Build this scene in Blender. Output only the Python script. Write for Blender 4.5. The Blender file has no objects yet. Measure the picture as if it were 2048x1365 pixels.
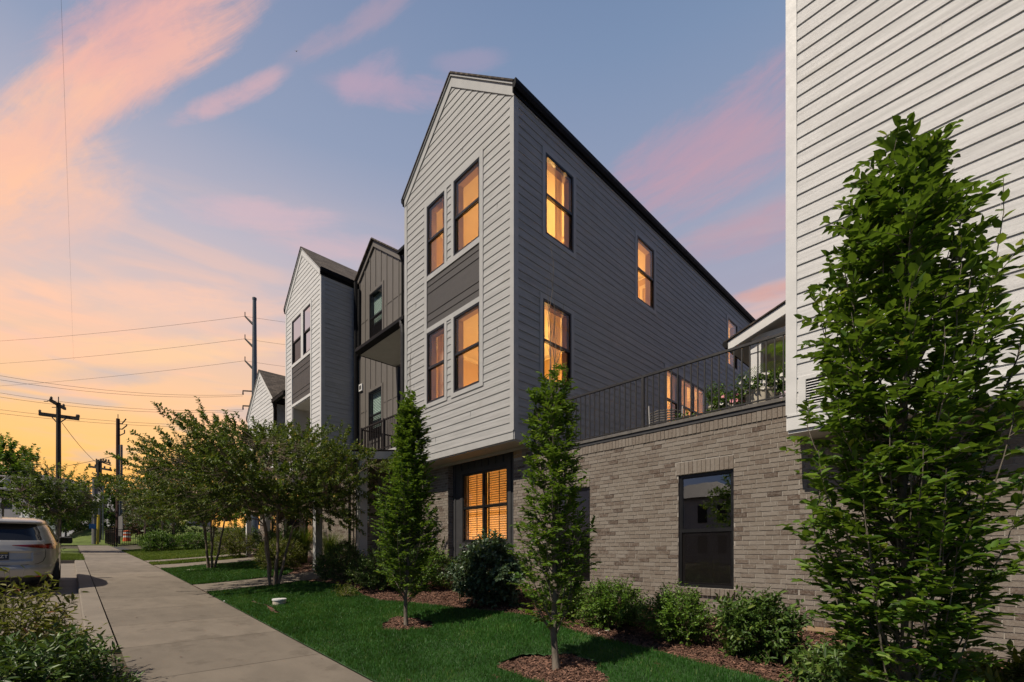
import bpy, math, random
import numpy as np
from mathutils import Vector, Matrix
random.seed(7)
SC = bpy.context.scene
C = SC.collection
PI = math.pi

# ------------------------------------------------------------------ camera
FPX, HOR, CZ = 916.5, 1106.0, 1.6          # focal length and horizon measured on the 2048 px photograph
YAW = math.atan2(1024 - 138, FPX)
FX, FY, RX, RY = -math.cos(YAW), math.sin(YAW), math.sin(YAW), math.cos(YAW)
cam = bpy.data.cameras.new('camera')
camo = bpy.data.objects.new('camera', cam)
C.objects.link(camo)
camo.location = (0, 0, CZ)
camo.rotation_euler = (PI / 2, 0, math.atan2(FY, FX) - PI / 2)
cam.sensor_width = 36
cam.lens = FPX / 2048 * 36
cam.shift_y = (HOR - 682.5) / 2048
cam.clip_start = .05
cam.clip_end = 3000
SC.camera = camo

# ------------------------------------------------------------------ exposure
SC.view_settings.view_transform = 'Standard'
SC.view_settings.look = 'None'
SC.view_settings.exposure = .17
SC.view_settings.gamma = 1


def lin(r, g, b):
    f = lambda c: (c / 255 / 12.92) if c <= 10 else ((c / 255 + .055) / 1.055) ** 2.4
    return (f(r), f(g), f(b), 1)


# ------------------------------------------------------------------ node helpers
class NT:
    def __init__(s, nt):
        s.nt = nt; s.n = nt.nodes; s.l = nt.links

    def new(s, t, **k):
        n = s.n.new(t)
        for a, b in k.items(): setattr(n, a, b)
        return n

    def put(s, sock, v):
        if v is None: return
        if isinstance(v, bpy.types.NodeSocket): s.l.new(v, sock)
        else: sock.default_value = v

    def math(s, op, a, b=None, c=None, clamp=False):
        n = s.new('ShaderNodeMath', operation=op, use_clamp=clamp)
        s.put(n.inputs[0], a); s.put(n.inputs[1], b); s.put(n.inputs[2], c)
        return n.outputs[0]

    def mapr(s, v, a, b, c=0., d=1., smooth=True):
        n = s.new('ShaderNodeMapRange', interpolation_type='SMOOTHSTEP' if smooth else 'LINEAR')
        for i, x in enumerate((v, a, b, c, d)): s.put(n.inputs[i], x)
        return n.outputs[0]

    def mix(s, f, a, b, mode='MIX'):
        n = s.new('ShaderNodeMix', data_type='RGBA', blend_type=mode)
        s.put(n.inputs[0], f); s.put(n.inputs[6], a); s.put(n.inputs[7], b)
        return n.outputs[2]

    def noise(s, vec, scale, detail=3, rough=.55, dist=0.):
        n = s.new('ShaderNodeTexNoise')
        s.put(n.inputs['Vector'], vec); n.inputs['Scale'].default_value = scale
        n.inputs['Detail'].default_value = detail; n.inputs['Roughness'].default_value = rough
        n.inputs['Distortion'].default_value = dist
        return n.outputs[0]

    def mapping(s, vec, scale=(1, 1, 1), rot=(0, 0, 0), loc=(0, 0, 0)):
        n = s.new('ShaderNodeMapping')
        s.put(n.inputs[0], vec)
        n.inputs['Location'].default_value = loc; n.inputs['Rotation'].default_value = rot
        n.inputs['Scale'].default_value = scale
        return n.outputs[0]

    def ramp(s, v, stops):
        n = s.new('ShaderNodeValToRGB')
        cr = n.color_ramp
        while len(cr.elements) < len(stops): cr.elements.new(.5)
        for e, (p, c) in zip(cr.elements, stops): e.position = p; e.color = c
        s.put(n.inputs[0], v)
        return n.outputs[0]


# ------------------------------------------------------------------ world: dusk sky with streaks of lit cloud
world = bpy.data.worlds.new('World')
SC.world = world
world.use_nodes = True
w = NT(world.node_tree)
w.n.clear()
tc = w.new('ShaderNodeTexCoord')
sep = w.new('ShaderNodeSeparateXYZ'); w.l.new(tc.outputs['Generated'], sep.inputs[0])
sx, sy, sz = sep.outputs
D2 = 180 / PI
az = w.math('MULTIPLY', w.math('ARCTAN2', sy, w.math('MULTIPLY', sx, -1.)), D2)
el = w.math('MULTIPLY', w.math('ARCSINE', sz), D2)


def azel(u, v):
    s = (u - 1024) / FPX
    x, y, z = FX + RX * s, FY + RY * s, (HOR - v) / FPX
    return math.degrees(math.atan2(y, -x)), math.degrees(math.atan2(z, math.hypot(x, y)))


elf = w.math('DIVIDE', el, 90.)
warm = w.ramp(elf, [(0, lin(252, 176, 88)), (.06, lin(255, 186, 92)), (.11, lin(254, 197, 118)), (.17, lin(244, 196, 152)),
                    (.26, lin(212, 188, 182)), (.34, lin(182, 176, 188)), (.44, lin(140, 152, 178)), (.58, lin(118, 134, 166)), (.72, lin(60, 74, 104))])
cool = w.ramp(elf, [(0, lin(200, 165, 150)), (.12, lin(166, 162, 178)), (.25, lin(166, 160, 176)), (.38, lin(146, 154, 178)),
                    (.52, lin(118, 138, 169)), (.6, lin(104, 126, 160)), (.74, lin(56, 70, 100))])
base = w.mix(w.math('MAXIMUM', w.mapr(az, 8., 62.), w.mapr(az, -10., -38.)), warm, cool)
# broad soft banks near the horizon
dv = tc.outputs['Generated']
n1 = w.noise(w.mapping(dv, (1.6, 1.6, 9.)), 2.2, 4, .55, .4)
n2 = w.noise(w.mapping(dv, (2.5, 2.5, 16.), loc=(3, 1, 2)), 2., 3, .5, .3)
low = w.math('MULTIPLY', w.math('MULTIPLY', w.mapr(el, 38., 14.), w.mapr(el, 7., 17.)), w.mapr(n1, .45, .68))
base = w.mix(w.math('MULTIPLY', low, .75), base, lin(255, 196, 162))
low2 = w.math('MULTIPLY', w.mapr(el, 34., 12.), w.mapr(n2, .5, .72))
base = w.mix(w.math('MULTIPLY', low2, .5), base, lin(168, 178, 194))
# fibrous streak noise shared by the streaks
fib = w.noise(w.mapping(dv, (3., 9., 9.), rot=(.5, .3, .5)), 3.2, 6, .62, .8)
fib2 = w.noise(w.mapping(dv, (1, 1, 1)), 5.5, 6, .6, 1.2)
fibs = w.math('ADD', w.math('MULTIPLY', fib, .6), w.math('MULTIPLY', fib2, .4))
# (pixel start, pixel end, half width deg, colour, strength)
STR = [((-170, 450), (220, 130), 2.3, lin(248, 192, 158), .85), ((100, 200), (500, -50), 1.9, lin(238, 180, 162), .85), ((-60, 440), (200, 330), 2.4, lin(250, 192, 158), .55),
       ((120, 120), (420, -60), 1.6, lin(222, 168, 164), .6), ((-40, 300), (160, 230), 1.6, lin(226, 176, 168), .5),
       ((350, 240), (560, 150), .65, lin(222, 174, 174), .55), ((600, 110), (860, -60), .8, lin(206, 162, 168), .3),
       ((670, 165), (900, 188), 1.1, lin(186, 156, 174), .5), ((700, 180), (780, 130), 1.2, lin(180, 156, 176), .5), ((880, 128), (1010, 118), .7, lin(172, 152, 174), .35),
       ((1230, 380), (1640, 90), 2.2, lin(178, 148, 166), .8), ((1300, 420), (1640, 210), 2.4, lin(186, 150, 164), .7), ((1380, 500), (1700, 380), 1.8, lin(186, 150, 162), .6),
       ((1470, 600), (1640, 560), .7, lin(206, 158, 150), .8), ((-60, 520), (260, 400), 1.5, lin(232, 188, 172), .5),
       ((380, 420), (660, 440), 1.2, lin(212, 178, 184), .55), ((520, 470), (780, 500), 1.1, lin(210, 176, 182), .45), ((-80, 560), (460, 590), 1.1, lin(255, 198, 164), .5),
       ((160, 640), (600, 610), 1.2, lin(250, 198, 166), .45), ((100, 700), (600, 690), 1.1, lin(255, 206, 152), .5), ((-60, 760), (360, 745), .9, lin(190, 180, 180), .5)]
for (p0, p1, hw, col, st) in STR:
    a0, e0 = azel(*p0); a1, e1 = azel(*p1)
    # work in local degrees: azimuth shrinks with elevation
    em = math.radians((e0 + e1) / 2); ca = math.cos(em)
    mx, me = (a0 + a1) / 2, (e0 + e1) / 2
    L = math.hypot((a1 - a0) * ca, e1 - e0) / 2 + hw
    th = math.atan2(e1 - e0, (a1 - a0) * ca)
    du = w.math('MULTIPLY', w.math('SUBTRACT', az, mx), ca)
    dw = w.math('SUBTRACT', el, me)
    al = w.math('ADD', w.math('MULTIPLY', du, math.cos(th)), w.math('MULTIPLY', dw, math.sin(th)))
    ac = w.math('ADD', w.math('MULTIPLY', du, -math.sin(th)), w.math('MULTIPLY', dw, math.cos(th)))
    cv_ = w.new('ShaderNodeCombineXYZ'); w.put(cv_.inputs[0], w.math('MULTIPLY', al, .085)); w.put(cv_.inputs[1], w.math('MULTIPLY', ac, .40)); cv_.inputs[2].default_value = p0[0] * .0137
    nz = w.noise(cv_.outputs[0], 1., 8, .68, .5)
    nz = w.math('ADD', w.math('MULTIPLY', nz, .75), w.math('MULTIPLY', fibs, .25))
    p = w.math('DIVIDE', al, L); q = w.math('DIVIDE', ac, hw)
    rr = w.math('ADD', w.math('MULTIPLY', p, p), w.math('MULTIPLY', q, q))
    rr = w.math('ADD', rr, w.math('MULTIPLY', w.math('SUBTRACT', nz, .5), 6.))
    m = w.mapr(rr, 1.7, -.5)
    m = w.math('MULTIPLY', m, w.mapr(w.math('ADD', w.math('MULTIPLY', p, p), w.math('MULTIPLY', w.math('MULTIPLY', q, q), .3)), 1.5, .5))
    base = w.mix(w.math('MULTIPLY', m, st), base, col)
# the sky away from the sunset is much darker
dt = w.math('ADD', w.math('MULTIPLY', sx, -.8), w.math('MULTIPLY', sy, .6))
dk = w.mapr(dt, -.45, .42, .0, 1.)
east = w.ramp(elf, [(0, lin(84, 102, 128)), (.15, lin(74, 100, 136)), (.45, lin(50, 72, 110)), (1, lin(44, 60, 94))])
skyc = w.mix(dk, east, base)
ground_c = lin(50, 48, 42)
skyc = w.mix(w.mapr(sz, -.02, .0), ground_c, skyc)
bg = w.new('ShaderNodeBackground'); w.l.new(skyc, bg.inputs[0]); bg.inputs[1].default_value = 1.0
wo = w.new('ShaderNodeOutputWorld'); w.l.new(bg.outputs[0], wo.inputs[0])

# ------------------------------------------------------------------ sun (direction read off the overhang's shadow on the brick)
SUNDIR = Vector((.067, .592, -.804))
sl = bpy.data.lights.new('sun', 'SUN')
sl.energy = 4.0; sl.angle = math.radians(.6); sl.color = (1, .885, .735)
so = bpy.data.objects.new('sun', sl); C.objects.link(so)
so.location = (0, -20, 30); so.rotation_euler = SUNDIR.to_track_quat('-Z', 'Y').to_euler()


# ------------------------------------------------------------------ pixel -> world on a known real plane
def ray(u, v):
    s = (u - 1024) / FPX
    return (FX + RX * s, FY + RY * s, (HOR - v) / FPX)


def onY(u, v, Y):
    d = ray(u, v); t = Y / d[1]
    return Vector((d[0] * t, Y, CZ + d[2] * t))


def onX(u, v, X):
    d = ray(u, v); t = X / d[0]
    return Vector((X, d[1] * t, CZ + d[2] * t))


def at(u, v, t):
    d = ray(u, v)
    return Vector((d[0] * t, d[1] * t, CZ + d[2] * t))


PX = np.array([-400, -60, -46, -30.7, -24.8, -20, -14.2, -4.44, 0, 8, 60.])
PZ = np.array([6, 2.5, 2.09, 1.5, 1.26, 1.04, .762, .252, 0, -.45, -1.5])


def wz(x): return np.interp(x, PX, PZ)


def gz(x, y):
    x = np.asarray(x, float); y = np.asarray(y, float)
    k = np.clip((y - 2.3) / 4.85, 0, 1)
    return wz(x) + .46 * k ** 1.3


def onG(u, v):
    d = ray(u, v)
    t = .5
    while t < 90:
        if CZ + d[2] * t <= float(gz(d[0] * t, d[1] * t)): break
        t += .01
    return Vector((d[0] * t, d[1] * t, CZ + d[2] * t))


# ------------------------------------------------------------------ materials
def new_mat(name):
    m = bpy.data.materials.new(name); m.use_nodes = True
    t = NT(m.node_tree); t.n.clear()
    out = t.new('ShaderNodeOutputMaterial')
    return m, t, out


def M(name, col, rough=.6, metal=0., spec=.5, var=.12, vscale=3., stretch=(1, 1, 1), bump=0., bscale=40., bstretch=None,
      coat=0., dirt=None, attr=False, attr_amt=.25):
    m, t, out = new_mat(name)
    tc = t.new('ShaderNodeTexCoord'); g = tc.outputs['Object']
    c = col if len(col) == 4 else (*col, 1)
    dark = tuple(x * (1 - var) for x in c[:3]) + (1,)
    lite = tuple(min(1, x * (1 + var)) for x in c[:3]) + (1,)
    n = t.noise(t.mapping(g, stretch), vscale, 5, .6)
    colr = t.mix(t.mapr(n, .3, .7), dark, lite)
    if dirt:
        n3 = t.noise(g, dirt[1], 6, .7)
        colr = t.mix(t.math('MULTIPLY', t.mapr(n3, dirt[2], dirt[2] + .12), dirt[3]), colr, dirt[0])
    if attr:
        a = t.new('ShaderNodeAttribute', attribute_name='tint')
        colr = t.mix(1., colr, t.ramp(a.outputs['Fac'], [(0, (1 - attr_amt,) * 3 + (1,)), (1, (1 + attr_amt,) * 3 + (1,))]), 'MULTIPLY')
    b = t.new('ShaderNodeBsdfPrincipled')
    t.put(b.inputs['Base Color'], colr)
    rn = t.noise(g, vscale * 2.7, 4, .6)
    t.put(b.inputs['Roughness'], t.mapr(rn, .2, .8, max(.02, rough - .08), min(1, rough + .08)))
    b.inputs['Metallic'].default_value = metal
    b.inputs['Specular IOR Level'].default_value = spec
    b.inputs['Coat Weight'].default_value = coat
    if bump:
        bn = t.noise(t.mapping(g, bstretch or stretch), bscale, 5, .65)
        bp = t.new('ShaderNodeBump'); bp.inputs['Strength'].default_value = bump; bp.inputs['Distance'].default_value = .01
        t.l.new(bn, bp.inputs['Height']); t.l.new(bp.outputs[0], b.inputs['Normal'])
    t.l.new(b.outputs[0], out.inputs[0])
    return m


def siding_mat(name, col):
    # painted fibre-cement: horizontal grain, faint streaking
    return M(name, col, .62, var=.13, vscale=2.2, stretch=(.5, .5, 9), bump=.5, bscale=26, bstretch=(1.2, 1.2, 22),
             dirt=((col[0] * .8, col[1] * .77, col[2] * .72, 1), 1.3, .56, .35))


def leaf_mat(name, stops, trans=.35, rough=.5):
    m, t, out = new_mat(name)
    a = t.new('ShaderNodeAttribute', attribute_name='tint')
    c = t.ramp(a.outputs['Fac'], stops)
    b = t.new('ShaderNodeBsdfPrincipled')
    t.l.new(c, b.inputs['Base Color']); b.inputs['Roughness'].default_value = rough
    b.inputs['Specular IOR Level'].default_value = .35
    tr = t.new('ShaderNodeBsdfTranslucent')
    t.l.new(t.mix(.5, c, (.16, .24, .012, 1)), tr.inputs[0])
    mx = t.new('ShaderNodeMixShader'); mx.inputs[0].default_value = trans
    t.l.new(b.outputs[0], mx.inputs[1]); t.l.new(tr.outputs[0], mx.inputs[2]); t.l.new(mx.outputs[0], out.inputs[0])
    return m


def brick_mat(name, k=1., tan=0.):
    m, t, out = new_mat(name)
    a = t.new('ShaderNodeAttribute', attribute_name='tint')
    tc = t.new('ShaderNodeTexCoord'); g = tc.outputs['Object']
    c = t.ramp(a.outputs['Fac'], [(0, (.10 * k, .068 * k, .052 * k, 1)), (.07, (.17 * k, .12 * k, .092 * k, 1)), (.18, (.25 * k, .20 * k, .162 * k, 1)), (.6, (.31 * k, .262 * k, .216 * k, 1)), (1, (.36 * k, .315 * k, .27 * k, 1))])
    n = t.noise(g, 38, 6, .7)
    c = t.mix(t.mapr(n, .38, .72, 0., .55), c, (.46 * k, .42 * k, .37 * k, 1))
    n2 = t.noise(t.mapping(g, (1, 1, 2.5)), 14, 5, .7)
    c = t.mix(t.mapr(n2, .56, .72, 0., .5), c, (.13 * k, .10 * k, .085 * k, 1))
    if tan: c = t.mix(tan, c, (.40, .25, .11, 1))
    b = t.new('ShaderNodeBsdfPrincipled'); t.l.new(c, b.inputs['Base Color']); b.inputs['Roughness'].default_value = .9
    b.inputs['Specular IOR Level'].default_value = .2
    bp = t.new('ShaderNodeBump'); bp.inputs['Strength'].default_value = .8; bp.inputs['Distance'].default_value = .006
    t.l.new(t.noise(g, 70, 6, .7), bp.inputs['Height']); t.l.new(bp.outputs[0], b.inputs['Normal'])
    t.l.new(b.outputs[0], out.inputs[0])
    return m


def glass_mat(name, tint=(1, 1, 1, 1), fac=1.0, rough=0.0):
    m, t, out = new_mat(name)
    ge = t.new('ShaderNodeNewGeometry'); dp = t.new('ShaderNodeVectorMath', operation='DOT_PRODUCT')
    t.l.new(ge.outputs['Incoming'], dp.inputs[0]); t.l.new(ge.outputs['Normal'], dp.inputs[1])
    sch = t.math('ADD', .045, t.math('MULTIPLY', .955, t.math('POWER', t.math('SUBTRACT', 1., t.math('ABSOLUTE', dp.outputs['Value']), clamp=True), 5.)))
    tr = t.new('ShaderNodeBsdfTransparent'); tr.inputs[0].default_value = tint
    gl = t.new('ShaderNodeBsdfGlossy'); gl.inputs['Roughness'].default_value = rough
    tc = t.new('ShaderNodeTexCoord')
    bp = t.new('ShaderNodeBump'); bp.inputs['Strength'].default_value = .06; bp.inputs['Distance'].default_value = .02
    t.l.new(t.noise(tc.outputs['Object'], 1.3, 2, .4), bp.inputs['Height']); t.l.new(bp.outputs[0], gl.inputs['Normal'])
    mx = t.new('ShaderNodeMixShader')
    t.put(mx.inputs[0], t.math('MINIMUM', t.math('MULTIPLY', sch, 1.8 * fac), 1.))
    t.l.new(tr.outputs[0], mx.inputs[1]); t.l.new(gl.outputs[0], mx.inputs[2]); t.l.new(mx.outputs[0], out.inputs[0])
    return m


def shingle_mat(name, col):
    m, t, out = new_mat(name)
    uv = t.new('ShaderNodeAttribute', attribute_name='rc')
    br = t.new('ShaderNodeTexBrick')
    t.l.new(uv.outputs['Vector'], br.inputs[0]); br.inputs['Scale'].default_value = 1.
    br.inputs['Brick Width'].default_value = .3; br.inputs['Row Height'].default_value = .13
    br.inputs['Mortar Size'].default_value = .008; br.inputs['Bias'].default_value = 0
    br.inputs['Color1'].default_value = (*[c * .5 for c in col], 1); br.inputs['Color2'].default_value = (*[c * 1.6 for c in col], 1)
    br.inputs['Mortar'].default_value = (*[c * .3 for c in col], 1)
    n = t.noise(uv.outputs['Vector'], 9, 5, .7)
    c = t.mix(t.mapr(n, .3, .7, 0., .35), br.outputs[0], (col[0] * 1.5, col[1] * 1.4, col[2] * 1.3, 1))
    b = t.new('ShaderNodeBsdfPrincipled'); t.l.new(c, b.inputs['Base Color']); b.inputs['Roughness'].default_value = .95
    bp = t.new('ShaderNodeBump'); bp.inputs['Strength'].default_value = .7; bp.inputs['Distance'].default_value = .02
    t.l.new(br.outputs['Fac'], bp.inputs['Height']); bp.invert = True
    t.l.new(bp.outputs[0], b.inputs['Normal'])
    t.l.new(b.outputs[0], out.inputs[0])
    return m


MT = {}
MT['sid'] = siding_mat('grey_siding', (.40, .402, .395))
MT['sidw'] = siding_mat('pale_siding', (.64, .64, .635))
MT['trim'] = M('grey_trim', (.435, .437, .428), .55, var=.05, vscale=4, bump=.15, bscale=60)
MT['trimw'] = M('pale_trim', (.66, .66, .65), .55, var=.05, vscale=4, bump=.15, bscale=60)
MT['darkpanel'] = M('charcoal_siding', (.065, .06, .057), .6, var=.08, vscale=2, stretch=(.6, .6, 8), bump=.3, bscale=30, bstretch=(1, 1, 20))
MT['batten'] = M('taupe_batten', (.15, .135, .12), .6, var=.08, vscale=3, stretch=(6, 6, .6), bump=.3, bscale=30, bstretch=(18, 18, 1))
MT['baydark'] = M('bay_charcoal', (.045, .045, .048), .6, var=.1, vscale=3)
MT['black'] = M('black_metal', (.009, .009, .010), .5, metal=.0, spec=.2, var=.2, vscale=5)
MT['frame'] = M('black_vinyl', (.012, .012, .013), .35, var=.2, vscale=5)
MT['gutter'] = M('gutter_black', (.007, .007, .008), .6, spec=.15, var=.2, vscale=3)
MT['rail'] = M('railing_dark', (.026, .024, .022), .45, var=.15, vscale=5)
MT['soffit'] = M('soffit_beige', (.42, .40, .36), .7, var=.05)
MT['brick'] = brick_mat('grey_brick', .70)
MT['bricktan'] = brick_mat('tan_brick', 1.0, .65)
MT['mortar'] = M('mortar', (.38, .35, .31), .95, var=.12, vscale=20, bump=.6, bscale=120)
MT['glass'] = glass_mat('clear_glass', (.97, .97, .97, 1), 1.0)
MT['glassd'] = glass_mat('dark_glass', (.85, .92, .9, 1), 1.25)
MT['glassr'] = glass_mat('coated_glass', (.7, .8, .85, 1), 4.2)
MT['blind'] = M('blind_slats', (.62, .72, .66), .6, var=.05)
MT['screen'] = M('insect_screen', (.02, .02, .02), .8, var=.2, vscale=200)
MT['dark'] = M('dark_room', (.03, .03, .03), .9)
MT['ceil'] = M('ceiling_paint', (.80, .74, .60), .8, var=.02)
MT['room'] = M('cream_wall', (.62, .47, .27), .8, var=.03)
MT['jamb'] = M('white_jamb', (.46, .35, .31), .6, var=.04)
MT['curtain'] = M('curtain_cloth', (.42, .33, .27), .9, var=.15, vscale=20, stretch=(1, 1, .1))
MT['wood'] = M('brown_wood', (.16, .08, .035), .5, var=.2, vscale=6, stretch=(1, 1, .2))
MT['cushion'] = M('cushion_cloth', (.55, .45, .33), .9, var=.1)
MT['roof'] = shingle_mat('shingles', (.085, .070, .058))
MT['conc'] = M('sidewalk_concrete', (.195, .165, .130), .88, var=.10, vscale=1.4, stretch=(1, 1.8, 1), bump=.45, bscale=130, dirt=((.11, .09, .068, 1), 1.7, .52, .5), attr=True, attr_amt=.14)
MT['conc2'] = M('parking_concrete', (.215, .185, .150), .9, var=.10, vscale=1.2, bump=.5, bscale=110, dirt=((.17, .15, .12, 1), 1.6, .58, .4))
MT['asph'] = M('asphalt', (.05, .05, .05), .9, var=.15, vscale=2, bump=.6, bscale=90)
MT['earth'] = M('earth', (.07, .06, .035), .95, var=.25, vscale=1, bump=.5, bscale=30)
MT['mulch'] = M('bark_mulch', (.13, .068, .045), .95, var=.45, vscale=22, bump=1., bscale=60, dirt=((.05, .025, .018, 1), 3, .5, .6))
MT['chip'] = M('bark_chips', (.20, .105, .072), .9, var=.2, vscale=9, attr=True, attr_amt=.75)
MT['turf'] = M('turf', (.03, .075, .02), .95, var=.35, vscale=3, bump=.8, bscale=60)
MT['turf2'] = M('turf_pale', (.10, .14, .02), .95, var=.3, vscale=2, bump=.8, bscale=40)
MT['blade'] = leaf_mat('grass_blades', [(0, (.016, .065, .009, 1)), (.5, (.036, .135, .020, 1)), (.9, (.075, .20, .030, 1)), (1, (.22, .25, .08, 1))], .3, .5)
MT['blade2'] = leaf_mat('grass_blades_pale', [(0, (.07, .12, .012, 1)), (.6, (.15, .22, .025, 1)), (1, (.28, .27, .05, 1))], .3, .5)
MT['street'] = leaf_mat('street_leaf', [(0, (.03, .055, .01, 1)), (.5, (.08, .13, .02, 1)), (1, (.2, .24, .05, 1))], .35)
MT['hbeam'] = leaf_mat('hornbeam_leaf', [(0, (.028, .070, .010, 1)), (.3, (.070, .150, .018, 1)), (.65, (.13, .235, .026, 1)), (.88, (.22, .33, .036, 1)), (1, (.40, .44, .06, 1))], .42)
MT['crape'] = leaf_mat('crape_leaf', [(0, (.028, .048, .008, 1)), (.45, (.075, .120, .015, 1)), (.8, (.14, .19, .024, 1)), (1, (.30, .22, .04, 1))], .28)
MT['box'] = leaf_mat('glossy_leaf', [(0, (.03, .075, .009, 1)), (.5, (.08, .17, .016, 1)), (.9, (.16, .28, .03, 1)), (1, (.24, .34, .05, 1))], .22, .42)
MT['laurel'] = leaf_mat('laurel_leaf', [(0, (.018, .046, .011, 1)), (.5, (.060, .118, .022, 1)), (.9, (.12, .20, .035, 1)), (1, (.18, .24, .05, 1))], .2, .42)
MT['bluegreen'] = leaf_mat('bluegreen_leaf', [(0, (.026, .05, .027, 1)), (.5, (.07, .12, .065, 1)), (1, (.15, .21, .12, 1))], .2, .35)
MT['yellow'] = leaf_mat('gold_leaf', [(0, (.05, .075, .008, 1)), (.5, (.11, .14, .012, 1)), (1, (.22, .20, .02, 1))], .3)
MT['red'] = leaf_mat('bronze_leaf', [(0, (.07, .045, .014, 1)), (.35, (.12, .12, .02, 1)), (.7, (.22, .22, .03, 1)), (.88, (.28, .22, .05, 1)), (1, (.30, .10, .04, 1))], .3)
MT['maroon'] = leaf_mat('maroon_leaf', [(0, (.04, .012, .012, 1)), (1, (.14, .04, .035, 1))], .25)
MT['pale'] = leaf_mat('pale_leaf', [(0, (.06, .075, .03, 1)), (1, (.22, .20, .12, 1))], .25)
MT['bark'] = M('bark', (.22, .17, .125), .9, var=.35, vscale=14, stretch=(1, 1, .25), bump=.8, bscale=50, bstretch=(1, 1, .3))
MT['barkg'] = M('bark_grey', (.17, .145, .115), .9, var=.35, vscale=18, stretch=(1, 1, .25), bump=.8, bscale=50, bstretch=(1, 1, .3))
MT['pole'] = M('pole_wood', (.045, .04, .032), .9, var=.3, vscale=6, stretch=(3, 3, .2), bump=.6, bscale=40, bstretch=(3, 3, .2))
MT['polered'] = M('pole_wood_red', (.05, .022, .016), .9, var=.3, vscale=6, stretch=(3, 3, .2))
MT['polegrey'] = M('pole_wood_grey', (.17, .16, .155), .9, var=.25, vscale=6, stretch=(3, 3, .2))
MT['steel'] = M('galvanised', (.10, .12, .14), .45, metal=.3, var=.2, vscale=5)
MT['wire'] = M('wire', (.03, .03, .035), .6)
MT['whitesteel'] = M('white_steel', (.55, .53, .50), .5, var=.1)
MT['greywall'] = M('far_wall_grey', (.24, .235, .25), .85, var=.08, vscale=.3)
MT['farwhite'] = M('far_wall_white', (.5, .5, .5), .8, var=.08, vscale=.4)
MT['flw'] = M('white_petal', (.55, .53, .50), .6, var=.1)
MT['flp'] = M('pink_petal', (.65, .25, .28), .6, var=.2)
MT['pot'] = M('cream_pot', (.52, .47, .38), .7, var=.06, vscale=5)
MT['wicker'] = M('grey_wicker', (.16, .145, .125), .8, var=.3, vscale=60)
MT['yel'] = M('yellow_guard', (.55, .40, .03), .5)
MT['blue'] = M('blue_sign', (.03, .14, .45), .5)
MT['white'] = M('white_paint', (.75, .75, .73), .5, var=.04)
MT['orange'] = M('orange_plastic', (.6, .10, .03), .5)
MT['navy'] = M('navy_door', (.02, .028, .045), .5)
MT['slate'] = M('slate_cloth', (.10, .17, .25), .9)


# ------------------------------------------------------------------ objects, tags
ORG = {}


def tag(o, label=None, cat=None, group=None, kind=None):
    if label: o['label'] = label
    if cat: o['category'] = cat
    if group: o['group'] = group
    if kind: o['kind'] = kind
    return o


def empty(name, loc, label=None, cat=None, group=None, rz=0.):
    o = bpy.data.objects.new(name, None); C.objects.link(o)
    o.location = loc; o.rotation_euler = (0, 0, rz); o.empty_display_size = .2
    return tag(o, label, cat, group)


def off(parent):
    """world origin of a part's thing (things built in world space have no rotation)"""
    v = Vector((0, 0, 0)); p = parent
    while p is not None: v += p.location; p = p.parent
    return v


def mesh_obj(name, V, F, mat, parent=None, world=True, smooth=False, mats=None, mi=None, tint=None, rc=None):
    V = np.asarray(V, np.float32).reshape(-1, 3)
    if parent is not None and world: V = V - np.array(off(parent), np.float32)
    me = bpy.data.meshes.new(name)
    if isinstance(F, np.ndarray):
        nf, k = F.shape
        me.vertices.add(len(V)); me.vertices.foreach_set('co', V.ravel())
        me.loops.add(nf * k); me.loops.foreach_set('vertex_index', F.astype(np.int32).ravel())
        me.polygons.add(nf); me.polygons.foreach_set('loop_start', np.arange(0, nf * k, k, dtype=np.int32))
        me.update(calc_edges=True)
    else:
        me.from_pydata(V.tolist(), [], F)
    for m in (mats or [mat]): me.materials.append(m)
    if mi is not None: me.polygons.foreach_set('material_index', np.asarray(mi, np.int32))
    if tint is not None:
        a = me.attributes.new('tint', 'FLOAT', 'FACE'); a.data.foreach_set('value', np.asarray(tint, np.float32))
    if rc is not None:
        a = me.attributes.new('rc', 'FLOAT_VECTOR', 'POINT'); a.data.foreach_set('vector', np.asarray(rc, np.float32).ravel())
    if smooth: me.polygons.foreach_set('use_smooth', np.ones(len(me.polygons), bool))
    me.update()
    o = bpy.data.objects.new(name, me); C.objects.link(o)
    if parent is not None: o.parent = parent
    return o


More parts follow.
